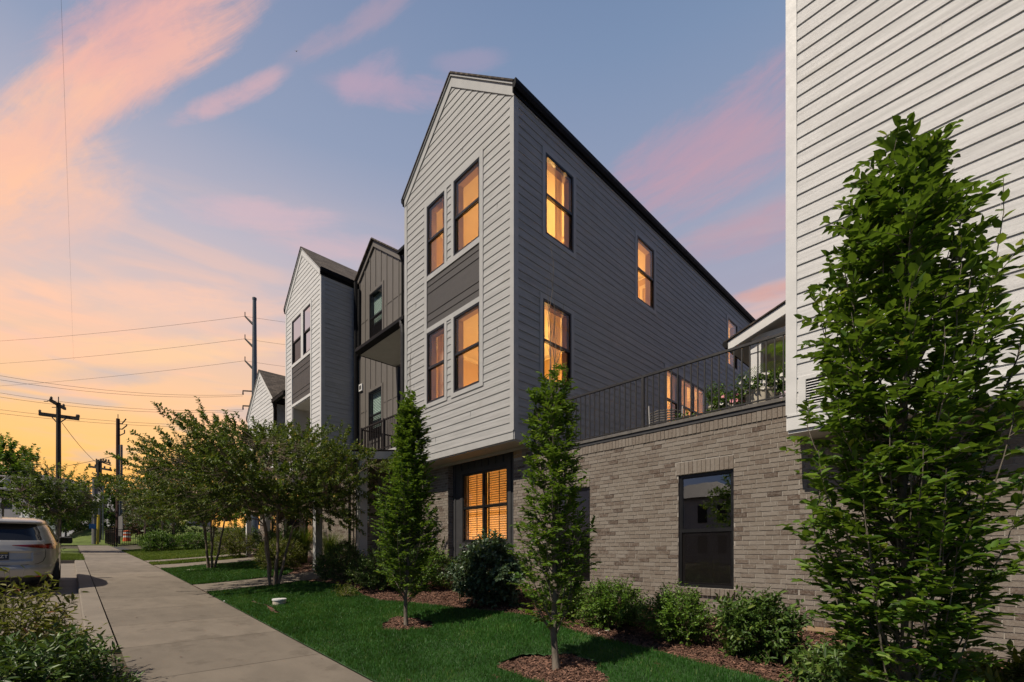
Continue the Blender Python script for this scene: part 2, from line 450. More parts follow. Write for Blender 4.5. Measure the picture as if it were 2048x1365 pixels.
class MB:
    def __init__(s): s.v = []; s.f = []; s.t = []; s.m = []

    def add(s, vs, fs, tint=None, mi=0):
        b = len(s.v); s.v += [tuple(x) for x in vs]
        for f in fs: s.f.append(tuple(i + b for i in f)); s.t.append(random.random() if tint is None else tint); s.m.append(mi)

    def box(s, x0, x1, y0, y1, z0, z1, tint=None, mi=0):
        s.add([(x0, y0, z0), (x1, y0, z0), (x1, y1, z0), (x0, y1, z0), (x0, y0, z1), (x1, y0, z1), (x1, y1, z1), (x0, y1, z1)],
              [(0, 3, 2, 1), (4, 5, 6, 7), (0, 1, 5, 4), (1, 2, 6, 5), (2, 3, 7, 6), (3, 0, 4, 7)], tint, mi)

    def wbox(s, W, a0, a1, z0, z1, n0, n1, tint=None, mi=0):
        P = lambda a, z, n: W.p(a, z, n)
        s.add([P(a0, z0, n0), P(a1, z0, n0), P(a1, z0, n1), P(a0, z0, n1), P(a0, z1, n0), P(a1, z1, n0), P(a1, z1, n1), P(a0, z1, n1)],
              [(0, 3, 2, 1), (4, 5, 6, 7), (0, 1, 5, 4), (1, 2, 6, 5), (2, 3, 7, 6), (3, 0, 4, 7)], tint, mi)

    def prism(s, poly, d, tint=None, mi=0):
        """poly: 3-D points of a planar outline, extruded by vector d"""
        n = len(poly); d = Vector(d)
        vs = [Vector(p) for p in poly] + [Vector(p) + d for p in poly]
        s.add(vs, [tuple(range(n)), tuple(range(2 * n - 1, n - 1, -1))] + [(i, i + n, (i + 1) % n + n, (i + 1) % n) for i in range(n)], tint, mi)

    def tube(s, pts, r, n=8, cap=True, mi=0):
        pts = [Vector(p) for p in pts]
        rs = r if isinstance(r, (list, tuple)) else [r] * len(pts)
        rings = []
        prev = None
        for i, p in enumerate(pts):
            d = (pts[min(i + 1, len(pts) - 1)] - pts[max(i - 1, 0)]).normalized()
            if prev is None:
                x = d.orthogonal().normalized()
            else:
                x = (prev - d * prev.dot(d)).normalized()
            prev = x; y = d.cross(x)
            rings.append([p + (x * math.cos(2 * PI * k / n) + y * math.sin(2 * PI * k / n)) * rs[i] for k in range(n)])
        vs = [q for g in rings for q in g]
        fs = [(i * n + k, i * n + (k + 1) % n, (i + 1) * n + (k + 1) % n, (i + 1) * n + k) for i in range(len(pts) - 1) for k in range(n)]
        if cap: fs += [tuple(range(n))[::-1], tuple(range((len(pts) - 1) * n, len(pts) * n))]
        s.add(vs, fs, mi=mi)

    def bar(s, p, q, w, h):
        """rectangular bar between two points"""
        p, q = Vector(p), Vector(q); d = (q - p).normalized()
        sd = d.cross(Vector((0, 0, 1)))
        if sd.length < 1e-4: sd = Vector((1, 0, 0))
        sd.normalize(); up = sd.cross(d).normalized()
        c = [sd * (w / 2) * i + up * (h / 2) * j for i, j in ((-1, -1), (1, -1), (1, 1), (-1, 1))]
        s.add([p + x for x in c] + [q + x for x in c], [(0, 1, 2, 3), (7, 6, 5, 4), (0, 4, 5, 1), (1, 5, 6, 2), (2, 6, 7, 3), (3, 7, 4, 0)])

    def lathe(s, c, prof, n=24, mi=0):
        c = Vector(c)
        vs = [c + Vector((r * math.cos(2 * PI * k / n), r * math.sin(2 * PI * k / n), z)) for r, z in prof for k in range(n)]
        fs = [(i * n + k, i * n + (k + 1) % n, (i + 1) * n + (k + 1) % n, (i + 1) * n + k) for i in range(len(prof) - 1) for k in range(n)]
        s.add(vs, fs, mi=mi)

    def build(s, name, mat, parent=None, smooth=False, world=True, mats=None):
        return mesh_obj(name, s.v, s.f, mat, parent, world, smooth, mats, s.m if mats else None, s.t)


def bevel(o, w=.006, seg=2):
    m = o.modifiers.new('bevel', 'BEVEL'); m.width = w; m.segments = seg; m.limit_method = 'ANGLE'; m.angle_limit = math.radians(40)
    return o


class Wall:
    """a wall plane: a runs along it, z up, n out of it"""
    def __init__(s, kind, c):
        s.k = kind; s.c = c

    def p(s, a, z, n=0.):
        return (a, s.c - n, z) if s.k == 'Y' else (s.c + n, a, z)


def siding(mb, W, zmin, zmax, lf, rf, holes=(), e=.178, lap=.013, z0=None, kinks=()):
    """lap boards between a=lf(z) and a=rf(z), cut round the holes"""
    z0 = zmin if z0 is None else z0
    zs = {zmin, zmax}
    z = z0
    while z < zmax:
        if z > zmin: zs.add(round(z, 4))
        z += e
    for h in holes: zs |= {z for z in (h[2], h[3]) if zmin < z < zmax}
    zs |= {k for k in kinks if zmin < k < zmax}
    zs = sorted(zs)
    for a, b in zip(zs, zs[1:]):
        if b - a < 1e-4: continue
        k = math.floor((a + 1e-4 - z0) / e); zb = z0 + k * e
        fa, fb = (a - zb) / e, (b - zb) / e
        na, nb = lap * (1 - fa) + .003, lap * (1 - fb) + .003
        mid = (a + b) / 2
        L0, R0, L1, R1 = lf(a), rf(a), lf(b), rf(b)
        iv = [(None, None)]
        hs = sorted([(h[0], h[1]) for h in holes if h[2] < mid < h[3]])
        edges = [(L0, L1)]
        for h0, h1 in hs: edges += [(h0, h0), (h1, h1)]
        edges.append((R0, R1))
        for i in range(0, len(edges), 2):
            (p0, p1), (q0, q1) = edges[i], edges[i + 1]
            if q0 - p0 < 1e-3 and q1 - p1 < 1e-3: continue
            if q0 < p0: q0 = p0
            if q1 < p1: q1 = p1
            t = random.random()
            mb.add([W.p(p0, a, na), W.p(q0, a, na), W.p(q1, b, nb), W.p(p1, b, nb)], [(0, 1, 2, 3)], t)
            if fa < .01:
                mb.add([W.p(p0, a, 0), W.p(q0, a, 0), W.p(q0, a, na), W.p(p0, a, na)], [(0, 1, 2, 3)], t)
            # butt joints between boards
    return mb


def joints(mb, W, a0, a1, z0, z1, n, e=.178, rnd=None):
    rnd = rnd or random
    for _ in range(n):
        k = rnd.randrange(int((z1 - z0) / e)); a = rnd.uniform(a0, a1)
        z = z0 + k * e
        mb.wbox(W, a, a + .004, z + .004, z + e, .004, .0165)


def backing(W, poly, holes, n=0.):
    """sheathing behind the boards so no light gets through: poly split into strips round holes"""
    pass


def bricks(mb, mort, W, a0, a1, z0, z1, holes=(), cw=.2, ch=.0677, g=.010, proud=.008, rnd=None, skipf=None):
    rnd = rnd or random
    nz = int(round((z1 - z0) / ch)); ch = (z1 - z0) / nz
    for k in range(nz):
        za, zb = z0 + k * ch + g / 2, z0 + (k + 1) * ch - g / 2
        a = a0 - (cw / 2 if k % 2 else 0) - rnd.uniform(0, .35) * cw
        while a < a1:
            L = cw; p0, p1 = max(a + g / 2, a0), min(a + L - g / 2, a1)
            a += L
            if p1 - p0 < .02: continue
            segs = [(p0, p1)]
            for h in holes:
                if h[2] < zb - .002 and h[3] > za + .002:
                    ns = []
                    for s0, s1 in segs:
                        if h[1] <= s0 or h[0] >= s1: ns.append((s0, s1)); continue
                        if s0 < h[0]: ns.append((s0, h[0]))
                        if s1 > h[1]: ns.append((h[1], s1))
                    segs = ns
            t0 = rnd.random()
            for s0, s1 in segs:
                if s1 - s0 < .015: continue
                j = lambda: rnd.uniform(-.0015, .0015)
                n1 = proud + rnd.uniform(-.0025, .0025)
                s0_, s1_, za_, zb_ = s0 + j(), s1 + j(), za + j(), zb + j()
                P = W.p
                mb.add([P(s0_, za_, 0), P(s1_, za_, 0), P(s1_, zb_, 0), P(s0_, zb_, 0), P(s0_, za_, n1 + j() * .5), P(s1_, za_, n1), P(s1_, zb_, n1 + j() * .5), P(s0_, zb_, n1)],
                       [(4, 5, 6, 7), (0, 1, 5, 4), (1, 2, 6, 5), (2, 3, 7, 6), (3, 0, 4, 7)], t0)


def holed(mb, W, a0, a1, z0, z1, holes, n=0., tint=.5):
    """flat sheet with rectangular holes"""
    as_ = sorted({a0, a1} | {x for h in holes for x in h[:2] if a0 < x < a1})
    zs = sorted({z0, z1} | {x for h in holes for x in h[2:4] if z0 < x < z1})
    for x0, x1 in zip(as_, as_[1:]):
        for y0, y1 in zip(zs, zs[1:]):
            mx, my = (x0 + x1) / 2, (y0 + y1) / 2
            if any(h[0] < mx < h[1] and h[2] < my < h[3] for h in holes): continue
            mb.add([W.p(x0, y0, n), W.p(x1, y0, n), W.p(x1, y1, n), W.p(x0, y1, n)], [(0, 1, 2, 3)], tint)


def curtain_mesh(W, a0, a1, z0, z1, n, folds=7, amp=.03):
    mb = MB(); k = folds * 6
    for i in range(k):
        aa, bb = a0 + (a1 - a0) * i / k, a0 + (a1 - a0) * (i + 1) / k
        na, nb = n + amp * math.sin(i * 2 * PI / 6 + .5 * math.sin(i * .7)), n + amp * math.sin((i + 1) * 2 * PI / 6 + .5 * math.sin((i + 1) * .7))
        mb.add([W.p(aa, z0, na), W.p(bb, z0, nb), W.p(bb, z1, nb * 1.0), W.p(aa, z1, na)], [(0, 1, 2, 3)], .5)
    return mb


def window(parent, W, a0, a1, z0, z1, lit=False, curtain=None, blind=False, dark=True, mull=None, glass=None, inset=.0, screen=False, split=.5, name='window', label=None, jamb=True):
    """black double-hung window set in an opening: frame + sashes, panes, jamb, curtains"""
    fw = .045; n1 = .018 - inset; n0 = -.09 - inset
    mb = MB()
    mb.wbox(W, a0, a0 + fw, z0, z1, n0, n1); mb.wbox(W, a1 - fw, a1, z0, z1, n0, n1)
    mb.wbox(W, a0 + fw, a1 - fw, z1 - fw, z1, n0, n1); mb.wbox(W, a0 + fw, a1 - fw, z0, z0 + fw, n0, n1)
    zm = z0 + (z1 - z0) * split
    bays = [(a0 + fw, a1 - fw)]
    if mull:
        mb.wbox(W, mull - .035, mull + .035, z0 + fw, z1 - fw, n0, n1 - .003)
        bays = [(a0 + fw, mull - .035), (mull + .035, a1 - fw)]
    f = mb.build('frame' if name == 'x' else name, MT['frame'], parent)
    if label: f['label'] = label
    for b0, b1 in bays:
        s = MB(); sw = .03
        # upper sash, outer track; lower sash, inner track
        up0, up1 = n1 - .035, n1 - .012
        lo0, lo1 = n1 - .062, n1 - .038
        s.wbox(W, b0, b1, zm - .028, zm + .028, up0, up1 + .004)
        s.wbox(W, b0, b0 + sw * .5, zm + .028, z1 - fw, up0, up1); s.wbox(W, b1 - sw * .5, b1, zm + .028, z1 - fw, up0, up1)
        s.wbox(W, b0 + sw * .5, b1 - sw * .5, z1 - fw - sw * .6, z1 - fw, up0, up1)
        s.wbox(W, b0, b0 + sw, z0 + fw, zm - .028, lo0, lo1); s.wbox(W, b1 - sw, b1, z0 + fw, zm - .028, lo0, lo1)
        s.wbox(W, b0 + sw, b1 - sw, z0 + fw, z0 + fw + sw, lo0, lo1); s.wbox(W, b0 + sw, b1 - sw, zm - .028 - sw * .5, zm - .028, lo0, lo1)
        s.build('sash', MT['frame'], f)
        g = glass or (MT['glass'] if lit else MT['glassd'])
        for (q0, q1, nn) in ((zm + .028, z1 - fw, (up0 + up1) / 2), (z0 + fw, zm - .028, (lo0 + lo1) / 2)):
            p = MB(); p.add([W.p(b0, q0, nn), W.p(b1, q0, nn), W.p(b1, q1, nn), W.p(b0, q1, nn)], [(0, 1, 2, 3)], .5)
            p.build('pane', g, f)
        if screen:
            p = MB(); p.add([W.p(b0, z0 + fw, n1 - .02), W.p(b1, z0 + fw, n1 - .02), W.p(b1, zm - .028, n1 - .02), W.p(b0, zm - .028, n1 - .02)], [(0, 1, 2, 3)], .5)
            p.build('screen', MT['scr'], f)
        if blind:
            p = MB(); z = z1 - fw - .04
            zlow = z0 + fw if blind is True else blind
            while z > zlow:
                p.add([W.p(b0 + .01, z, n0 - .036), W.p(b1 - .01, z, n0 - .036), W.p(b1 - .01, z + .04, n0 - .046), W.p(b0 + .01, z + .04, n0 - .046)], [(0, 1, 2, 3)], .5)
                z -= .056
            for ax in (b0 + .12, b1 - .12): p.wbox(W, ax, ax + .006, zlow, z1 - fw, n0 - .028, n0 - .026)
            if lit:
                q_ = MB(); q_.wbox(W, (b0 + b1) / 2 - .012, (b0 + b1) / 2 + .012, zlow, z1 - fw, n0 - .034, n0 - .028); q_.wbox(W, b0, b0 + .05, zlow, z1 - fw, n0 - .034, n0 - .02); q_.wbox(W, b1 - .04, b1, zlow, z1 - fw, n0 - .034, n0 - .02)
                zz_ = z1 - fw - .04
                while zz_ > zlow: q_.wbox(W, b0 + .01, b1 - .01, zz_ - .014, zz_ - .001, n0 - .040, n0 - .034); zz_ -= .056  # brown strips between the slats stand in for their shade lines
                q_.build('shutter_frame_shade_lines', MT['wood'], f)
            p.build('blind', MT['blind'] if not lit else MT['litblind'], f)
    if jamb:
        j = MB(); d = .17 if lit else .1
        i0 = n0 - d
        j.wbox(W, a0, a0 + .012, z0, z1, i0, n0); j.wbox(W, a1 - .012, a1, z0, z1, i0, n0)
        j.wbox(W, a0 + .012, a1 - .012, z1 - .012, z1, i0, n0); j.wbox(W, a0 + .012, a1 - .012, z0, z0 + .012, i0, n0)
        if lit:   # inner casing board round the reveal, seen from below through the glass
            j.wbox(W, a0 - .09, a0, z0 - .09, z1 + .09, i0 - .015, i0); j.wbox(W, a1, a1 + .09, z0 - .09, z1 + .09, i0 - .015, i0)
            j.wbox(W, a0, a1, z1, z1 + .09, i0 - .015, i0)
        j.build('jamb', MT['jamb'] if lit else MT['dark'], f)
    if curtain:
        for (c0, c1) in curtain:
            curtain_mesh(W, c0, c1, z0 - .3, z1 + .12, n0 - .22, max(2, int((c1 - c0) / .09)), .028).build('curtain', MT['curtain'], f)
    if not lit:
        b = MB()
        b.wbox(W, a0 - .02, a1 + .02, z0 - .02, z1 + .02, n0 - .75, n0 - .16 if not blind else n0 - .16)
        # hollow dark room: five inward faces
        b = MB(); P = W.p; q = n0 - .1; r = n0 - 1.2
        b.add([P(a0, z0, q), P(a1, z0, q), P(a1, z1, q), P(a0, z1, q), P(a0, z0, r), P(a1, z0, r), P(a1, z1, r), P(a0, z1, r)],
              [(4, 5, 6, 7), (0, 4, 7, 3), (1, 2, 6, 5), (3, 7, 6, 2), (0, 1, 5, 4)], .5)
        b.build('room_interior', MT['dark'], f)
    return f


# extra materials that need transparency
m, t, out = new_mat('screen_mesh')
tr = t.new('ShaderNodeBsdfTransparent'); df = t.new('ShaderNodeBsdfDiffuse'); df.inputs[0].default_value = (.018, .016, .016, 1)
mx = t.new('ShaderNodeMixShader'); mx.inputs[0].default_value = .5
t.l.new(tr.outputs[0], mx.inputs[1]); t.l.new(df.outputs[0], mx.inputs[2]); t.l.new(mx.outputs[0], out.inputs[0]); MT['scr'] = m
MT['litblind'] = M('lit_blind', (.55, .38, .2), .7, var=.05)


def room(parent, x0, x1, y0, y1, z0, z1, lamp=30., lp=None, col=(1, .56, .17)):
    """a room shell (walls, ceiling, floor) with a lamp standing in it"""
    b = MB()
    v = [(x0, y0, z0), (x1, y0, z0), (x1, y1, z0), (x0, y1, z0), (x0, y0, z1), (x1, y0, z1), (x1, y1, z1), (x0, y1, z1)]
    fs = [(0, 1, 2, 3), (4, 7, 6, 5), (2, 6, 7, 3), (0, 3, 7, 4)]
    b.add(v, fs[:1] + fs[2:], .5); b.add(v, [fs[1]], .5, 1)
    # crown moulding and a door casing on the back wall
    b.box(x0 + .002, x1, y1 - .07, y1 - .002, z1 - .10, z1 - .002, mi=1); b.box(x0 + .002, x0 + .07, y0, y1 - .07, z1 - .10, z1 - .002, mi=1)
    xm_ = x0 + (x1 - x0) * .62; b.box(xm_, xm_ + .09, y1 - .03, y1 - .002, z0, z0 + 2.1, mi=1); b.box(xm_ + .9, xm_ + .99, y1 - .03, y1 - .002, z0, z0 + 2.1, mi=1); b.box(xm_ - .03, xm_ + 1.02, y1 - .035, y1 - .002, z0 + 2.1, z0 + 2.2, mi=1)
    o = b.build('room_interior', MT['room'], parent, mats=[MT['room'], MT['ceil']])
    l = bpy.data.lights.new('room_lamp', 'POINT'); l.energy = lamp; l.color = col; l.shadow_soft_size = .12
    lo = bpy.data.objects.new('room_lamp', l); C.objects.link(lo); lo.parent = parent
    lo.location = Vector(lp or ((x0 + x1) / 2, (y0 + y1) / 2, z0 + .7)) - off(parent)
    return o


# ================================================================== GROUND
def sheet(name, xs, ys, zf, mat, inside=None, dz=0., kind='structure', tintf=None, skirt=0.):
    X, Y = np.meshgrid(xs, ys, indexing='ij')
    Z = zf(X, Y) + dz
    V = np.stack([X, Y, Z], -1).reshape(-1, 3)
    nx, ny = len(xs), len(ys)
    I, J = np.meshgrid(np.arange(nx - 1), np.arange(ny - 1), indexing='ij')
    I = I.ravel(); J = J.ravel()
    if inside is not None:
        cx = (np.asarray(xs)[I] + np.asarray(xs)[I + 1]) / 2; cy = (np.asarray(ys)[J] + np.asarray(ys)[J + 1]) / 2
        k = inside(cx, cy); I, J = I[k], J[k]
    F = np.stack([I * ny + J, (I + 1) * ny + J, (I + 1) * ny + J + 1, I * ny + J + 1], -1)
    o = mesh_obj(name, V, F, mat, smooth=True, tint=np.full(len(F), .5))
    return tag(o, kind=kind)


def inpoly(poly):
    P = np.array(poly, float)

    def f(x, y):
        r = np.zeros(x.shape, bool); n = len(P)
        for i in range(n):
            x0, y0 = P[i]; x1, y1 = P[(i + 1) % n]
            c = ((y0 > y) != (y1 > y)) & (x < (x1 - x0) * (y - y0) / (y1 - y0 + 1e-12) + x0)
            r ^= c
        return r
    return f


SW0, SW1 = .45, 2.28           # sidewalk edges in Y
CURB0 = .16
PARK_X = -7.55                 # near end of the parking bay
PARK_FAR = -25.6


def terrain(x, y):
    z = gz(x, y) - .05
    # parking bay and street lie lower than the walk
    lowz = wz(x) - .20
    inb = (y < SW0 - .02) & (x < PARK_X + .05) & (x > PARK_FAR)
    z = np.where(inb, lowz, z)
    z = np.where((y < -2.6), lowz, z)
    # grassy mound at the end of the walk
    z = z + 2.0 * np.clip((y + 2.2) / 4., 0, 1) ** 1.3 * np.exp(-((x + 72) / 8.) ** 2) * (x < -60)
    return z


xs = np.concatenate([np.linspace(-900, -90, 28), np.linspace(-88, -12, 153), np.linspace(-11.9, 5, 110), np.linspace(6, 300, 24)])
ys = np.concatenate([np.linspace(-500, -30, 20), np.linspace(-28, -4, 33), np.linspace(-3.9, 8, 120), np.linspace(9, 500, 40)])
sheet('ground', xs, ys, terrain, MT['earth'])

# ---- sidewalk: slabs with tooled joints
SLAB = 1.62
mb = MB()
x = 3.87
joints_x = []
while x > -49:
    x2 = x - SLAB
    joints_x.append(x)
    tt = random.random()
    n = 6
    for i in range(n):
        xa, xb = x - .005 - (SLAB - .01) * i / n, x - .005 - (SLAB - .01) * (i + 1) / n
        za, zb = float(wz(xa)), float(wz(xb))
        mb.add([(xa, SW0 + .006, za), (xb, SW0 + .006, zb), (xb, SW1, zb), (xa, SW1, za)], [(0, 3, 2, 1)], tt)
        mb.add([(xa, SW1, za), (xb, SW1, zb), (xb, SW1, zb - .1), (xa, SW1, za - .1)], [(0, 3, 2, 1)], tt)
    za = float(wz(x)) - .012
    mb.add([(x - .006, SW0, za), (x + .006, SW0, za), (x + .006, SW1, za), (x - .006, SW1, za)], [(0, 1, 2, 3)], 0.)
    x = x2
tag(mb.build('sidewalk', MT['conc']), kind='structure')
rl = random.Random(4)
for i, (lx, ly) in enumerate([(-5.05, 1.35), (-6.6, .95), (-8.2, 1.9), (-3.9, 2.1), (-9.7, .8), (-5.6, 2.2)]):
    b = MB(); z = float(wz(lx)) + .006; a = rl.uniform(0, 6); r = rl.uniform(.018, .03)
    P_ = lambda f, g, h: (lx + f * r * math.cos(a) - g * r * math.sin(a), ly + f * r * math.sin(a) + g * r * math.cos(a), z + h)
    b.add([P_(-1, 0, 0), P_(0, -.45, .004), P_(1, 0, .001), P_(0, .45, .006)], [(0, 1, 2, 3)], .5)
    o = b.build('fallen_leaf', MT['chip']); tag(o, 'small dry brown leaf lying on the sidewalk', 'leaf', 'dry leaves on the sidewalk')
# ---- curb with a gutter gap
mb = MB()
n = 60
for i in range(n):
    xa = PARK_X + (PARK_FAR - PARK_X) * i / n; xb = PARK_X + (PARK_FAR - PARK_X) * (i + 1) / n
    za, zb = float(wz(xa)) + .002, float(wz(xb)) + .002
    y0, y1 = CURB0, SW0 - .012
    mb.add([(xa, y0 + .02, za), (xa, y1, za), (xb, y1, zb), (xb, y0 + .02, zb)], [(0, 1, 2, 3)], .5)
    mb.add([(xa, y0, za - .03), (xa, y0 + .02, za), (xb, y0 + .02, zb), (xb, y0, zb - .03)], [(0, 1, 2, 3)], .5)
    mb.add([(xa, y0, za - .16), (xa, y0, za - .03), (xb, y0, zb - .03), (xb, y0, zb - .16)], [(0, 1, 2, 3)], .5)
z0 = float(wz(PARK_X))
mb.box(PARK_X - .004, PARK_X + .14, -2.6, SW0 - .012, z0 - .3, z0 + .004, .4)
z1 = float(wz(PARK_FAR)); mb.box(PARK_FAR - .15, PARK_FAR + .0, -2.6, SW0 - .012, z1 - .3, z1 + .006, .4)
tag(mb.build('curb', MT['conc2']), kind='structure')
# ---- parking bay
sheet('parking_bay', np.linspace(PARK_FAR + .003, PARK_X - .006, 40), np.linspace(-2.58, CURB0 + .002, 6), lambda x, y: wz(x) - .12 + 0 * y, MT['conc2'])
sheet('street', np.linspace(-120, 40, 80), np.linspace(-12, -2.62, 6), lambda x, y: wz(x) - .13 + 0 * y, MT['asph'])
# ---- paths to the doors
for (xa, xb, yb) in ((-12.64, -14.2, 6.6), (-20.0, -21.8, 7.2), (-23.3, -24.7, 7.2), (-31.5, -33, 7.2)):
    sheet('path', np.linspace(xb, xa, 4), np.linspace(SW1 + .006, yb, 24), lambda x, y: gz(x, y) + .015, MT['conc'])

# ---- planting bed (mulch) over the whole yard, lawns above it
yx = np.linspace(-12.6, 5, 177); yy = np.linspace(SW1 + .002, 7.2, 54)


def bedz(x, y): return gz(x, y) - .012 + .025 * np.sin(x * 3.1 + y * 2) * np.sin(y * 4.3) * (y > 2.5)


sheet('planting_bed', yx, yy, bedz, MT['mulch'])
sheet('planting_bed', np.linspace(-34, -12.6, 110), yy, lambda x, y: gz(x, y) - .012, MT['mulch'])
sheet('planting_bed', np.linspace(PARK_X + .145, 4, 60), np.linspace(-2.6, SW0 - .004, 24), lambda x, y: wz(x) - .06 - .10 * np.clip((.5 - y), 0, 1) + .02 * np.sin(x * 5) * np.sin(y * 6), MT['mulch'])

# lawn outline follows the curved bed edge
edge = [(437, 1178), (560, 1163), (640, 1166), (700, 1175), (725, 1192), (760, 1203), (860, 1212), (950, 1222), (1060, 1233), (1100, 1245), (1150, 1266), (1300, 1302), (1400, 1328), (1500, 1352), (1560, 1372), (1640, 1400)]
E3 = [onG(*p) for p in edge]
LAWN = [(-12.5, SW1 + .01)] + [(p.x, p.y) for p in E3] + [(3.5, E3[-1].y + .1), (3.5, SW1 + .01)]
ring1, ring2 = (-6.4, 3.84), (-3.34, 3.9)
lawn_in = inpoly(LAWN)


def wobr(x, y, c, r):
    a = np.arctan2(y - c[1], x - c[0])
    return np.hypot((x - c[0]) * .82, (y - c[1]) * 1.1) < r * (1 + .12 * np.sin(3 * a + c[0]) + .07 * np.sin(7 * a))


def near_lawn(x, y):
    k = lawn_in(x, y)
    k &= ~wobr(x, y, ring1, .40) & ~wobr(x, y, ring2, .52) & ~wobr(x, y, (-.3, 3.9), .6)
    # bare strip by the utility cap
    k &= ~((np.abs(y - 2.75 - .04 * np.sin(x * 5)) < .05) & (x < -8.8) & (x > -10.6))
    return k


sheet('lawn', np.arange(-12.6, 3.5, .06), np.arange(SW1, 6.3, .06), gz, MT['turf'], near_lawn, .012)
LAWN2 = inpoly([(-14.3, SW1 + .01), (-14.4, 4.6), (-15.2, 5.1), (-18, 5.2), (-19.9, 5.0), (-19.9, SW1 + .01)])
sheet('lawn', np.arange(-20, -14.2, .08), np.arange(SW1, 5.4, .08), gz, MT['turf'], LAWN2, .012)
LAWN3 = inpoly([(-21.9, SW1), (-21.9, 5.5), (-23.2, 5.5), (-23.2, SW1)])
sheet('lawn', np.arange(-23.3, -21.8, .1), np.arange(SW1, 5.6, .1), gz, MT['turf2'], LAWN3, .012)
LAWN4 = inpoly([(-24.8, SW1), (-24.8, 5.8), (-36.5, 6.3), (-36.5, SW1)])
sheet('lawn', np.arange(-36.6, -24.7, .1), np.arange(SW1, 6.4, .1), gz, MT['turf2'], LAWN4, .012)
LAWN5 = inpoly([(PARK_FAR - .16, -2.6), (PARK_FAR - .16, SW0), (-30.5, SW0), (-30.5, -2.6)])
sheet('lawn', np.arange(-30.6, PARK_FAR, .1), np.arange(-2.6, SW0, .1), gz, MT['turf2'], LAWN5, .0)
LAWN6 = inpoly([(-32.5, -2.6), (-32.5, SW0), (-40, SW0), (-40, -2.6)])
sheet('lawn', np.arange(-40.1, -32.4, .15), np.arange(-2.6, SW0, .15), gz, MT['turf2'], LAWN6, .0)
# hill at the end of the walk
sheet('hill', np.linspace(-90, -49.3, 60), np.linspace(-22, 12, 50), terrain, MT['turf2'], None, .06)


def blades(name, n, xr, yr, inside, h, seed, mat, label=None, wide=.0028, lift=.01):
    rs = np.random.RandomState(seed)
    x = rs.uniform(*xr, n); y = rs.uniform(*yr, n)
    k = inside(x, y); x, y = x[k], y[k]; n = len(x)
    z = gz(x, y) + lift
    dist = np.hypot(x, y)
    wd = wide * np.clip(dist / 4, 1, 5) * rs.uniform(.7, 1.3, n)
    hh = h * rs.uniform(.55, 1.25, n) * (1 + .25 * np.sin(x * 2.3) * np.sin(y * 3.1))
    a = rs.uniform(0, 2 * PI, n); ln = rs.uniform(.1, .7, n) * hh; b = rs.uniform(0, 2 * PI, n)
    base = np.stack([x, y, z], -1)
    s = np.stack([np.cos(a) * wd, np.sin(a) * wd, 0 * a], -1)
    tip = base + np.stack([np.cos(b) * ln, np.sin(b) * ln, hh], -1)
    V = np.stack([base - s, base + s, tip], 1).reshape(-1, 3)
    F = np.arange(3 * n).reshape(n, 3)
    tint = np.clip(rs.beta(2.2, 3, n) * .8 + .16 * np.sin(x * 1.7 + 1) * np.sin(y * 2.2 + x) + .14 * np.sin(x * 5.1 + y * 3) * np.sin(y * 6.3 - x * 2) + .13 + .5 * (rs.uniform(0, 1, n) > .975), 0, 1)
    o = mesh_obj(name, V, F, mat, tint=tint)
    return tag(o, kind='stuff', cat='grass', label=label)


blades('grass', 330000, (-12.5, 1.6), (SW1 - .005, 6.3), near_lawn, .045, 1, MT['blade'], 'short dark green lawn grass beside the sidewalk in front of the houses')
blades('grass', 60000, (-20, -14.2), (SW1, 5.2), LAWN2, .055, 2, MT['blade'], 'dark green grass between the two concrete door paths')
blades('grass', 14000, (-23.3, -21.8), (SW1, 5.5), LAWN3, .07, 3, MT['blade2'], 'narrow yellow green grass strip between two door paths')
blades('grass', 60000, (-36.6, -24.7), (SW1, 6.4), LAWN4, .08, 4, MT['blade2'], 'yellow green grass in front of the clipped hedge shrubs')
blades('grass', 24000, (-30.6, -25.7), (-2.6, SW0), LAWN5, .08, 5, MT['blade2'], 'yellow green grass strip beyond the parking bay')


def chips(name, n, xr, yr, inside, zf, seed, label):
    rs = np.random.RandomState(seed)
    x = rs.uniform(*xr, n); y = rs.uniform(*yr, n)
    k = inside(x, y); x, y = x[k], y[k]; n = len(x)
    L = rs.uniform(.010, .032, n); Wd = rs.uniform(.003, .008, n)
    a = rs.uniform(0, 2 * PI, n); tl = rs.uniform(-.5, .5, n)
    c = np.stack([x, y, zf(x, y) + .006 + rs.uniform(0, .012, n)], -1)
    d = np.stack([np.cos(a), np.sin(a), tl], -1) * L[:, None]
    s = np.stack([-np.sin(a), np.cos(a), rs.uniform(-.6, .6, n)], -1) * Wd[:, None]
    V = np.stack([c - d - s, c + d - s, c + d + s, c - d + s], 1).reshape(-1, 3)
    o = mesh_obj(name, V, np.arange(4 * n).reshape(n, 4), MT['chip'], tint=rs.beta(1.2, 2, n))
    return tag(o, kind='stuff', cat='mulch', label=label)


chips('bark_chips', 120000, (-11, .8), (2.9, 7.15), lambda x, y: ~near_lawn(x, y), bedz, 11, 'loose reddish brown bark chips on the planting bed along the brick wall')
chips('bark_chips', 14000, (PARK_X + .16, -3.2), (-1.2, SW0 - .01), lambda x, y: x < 99, lambda x, y: wz(x) - .06 - .10 * np.clip((.5 - y), 0, 1), 12, 'bark chips under the bushes between kerb end and sidewalk')


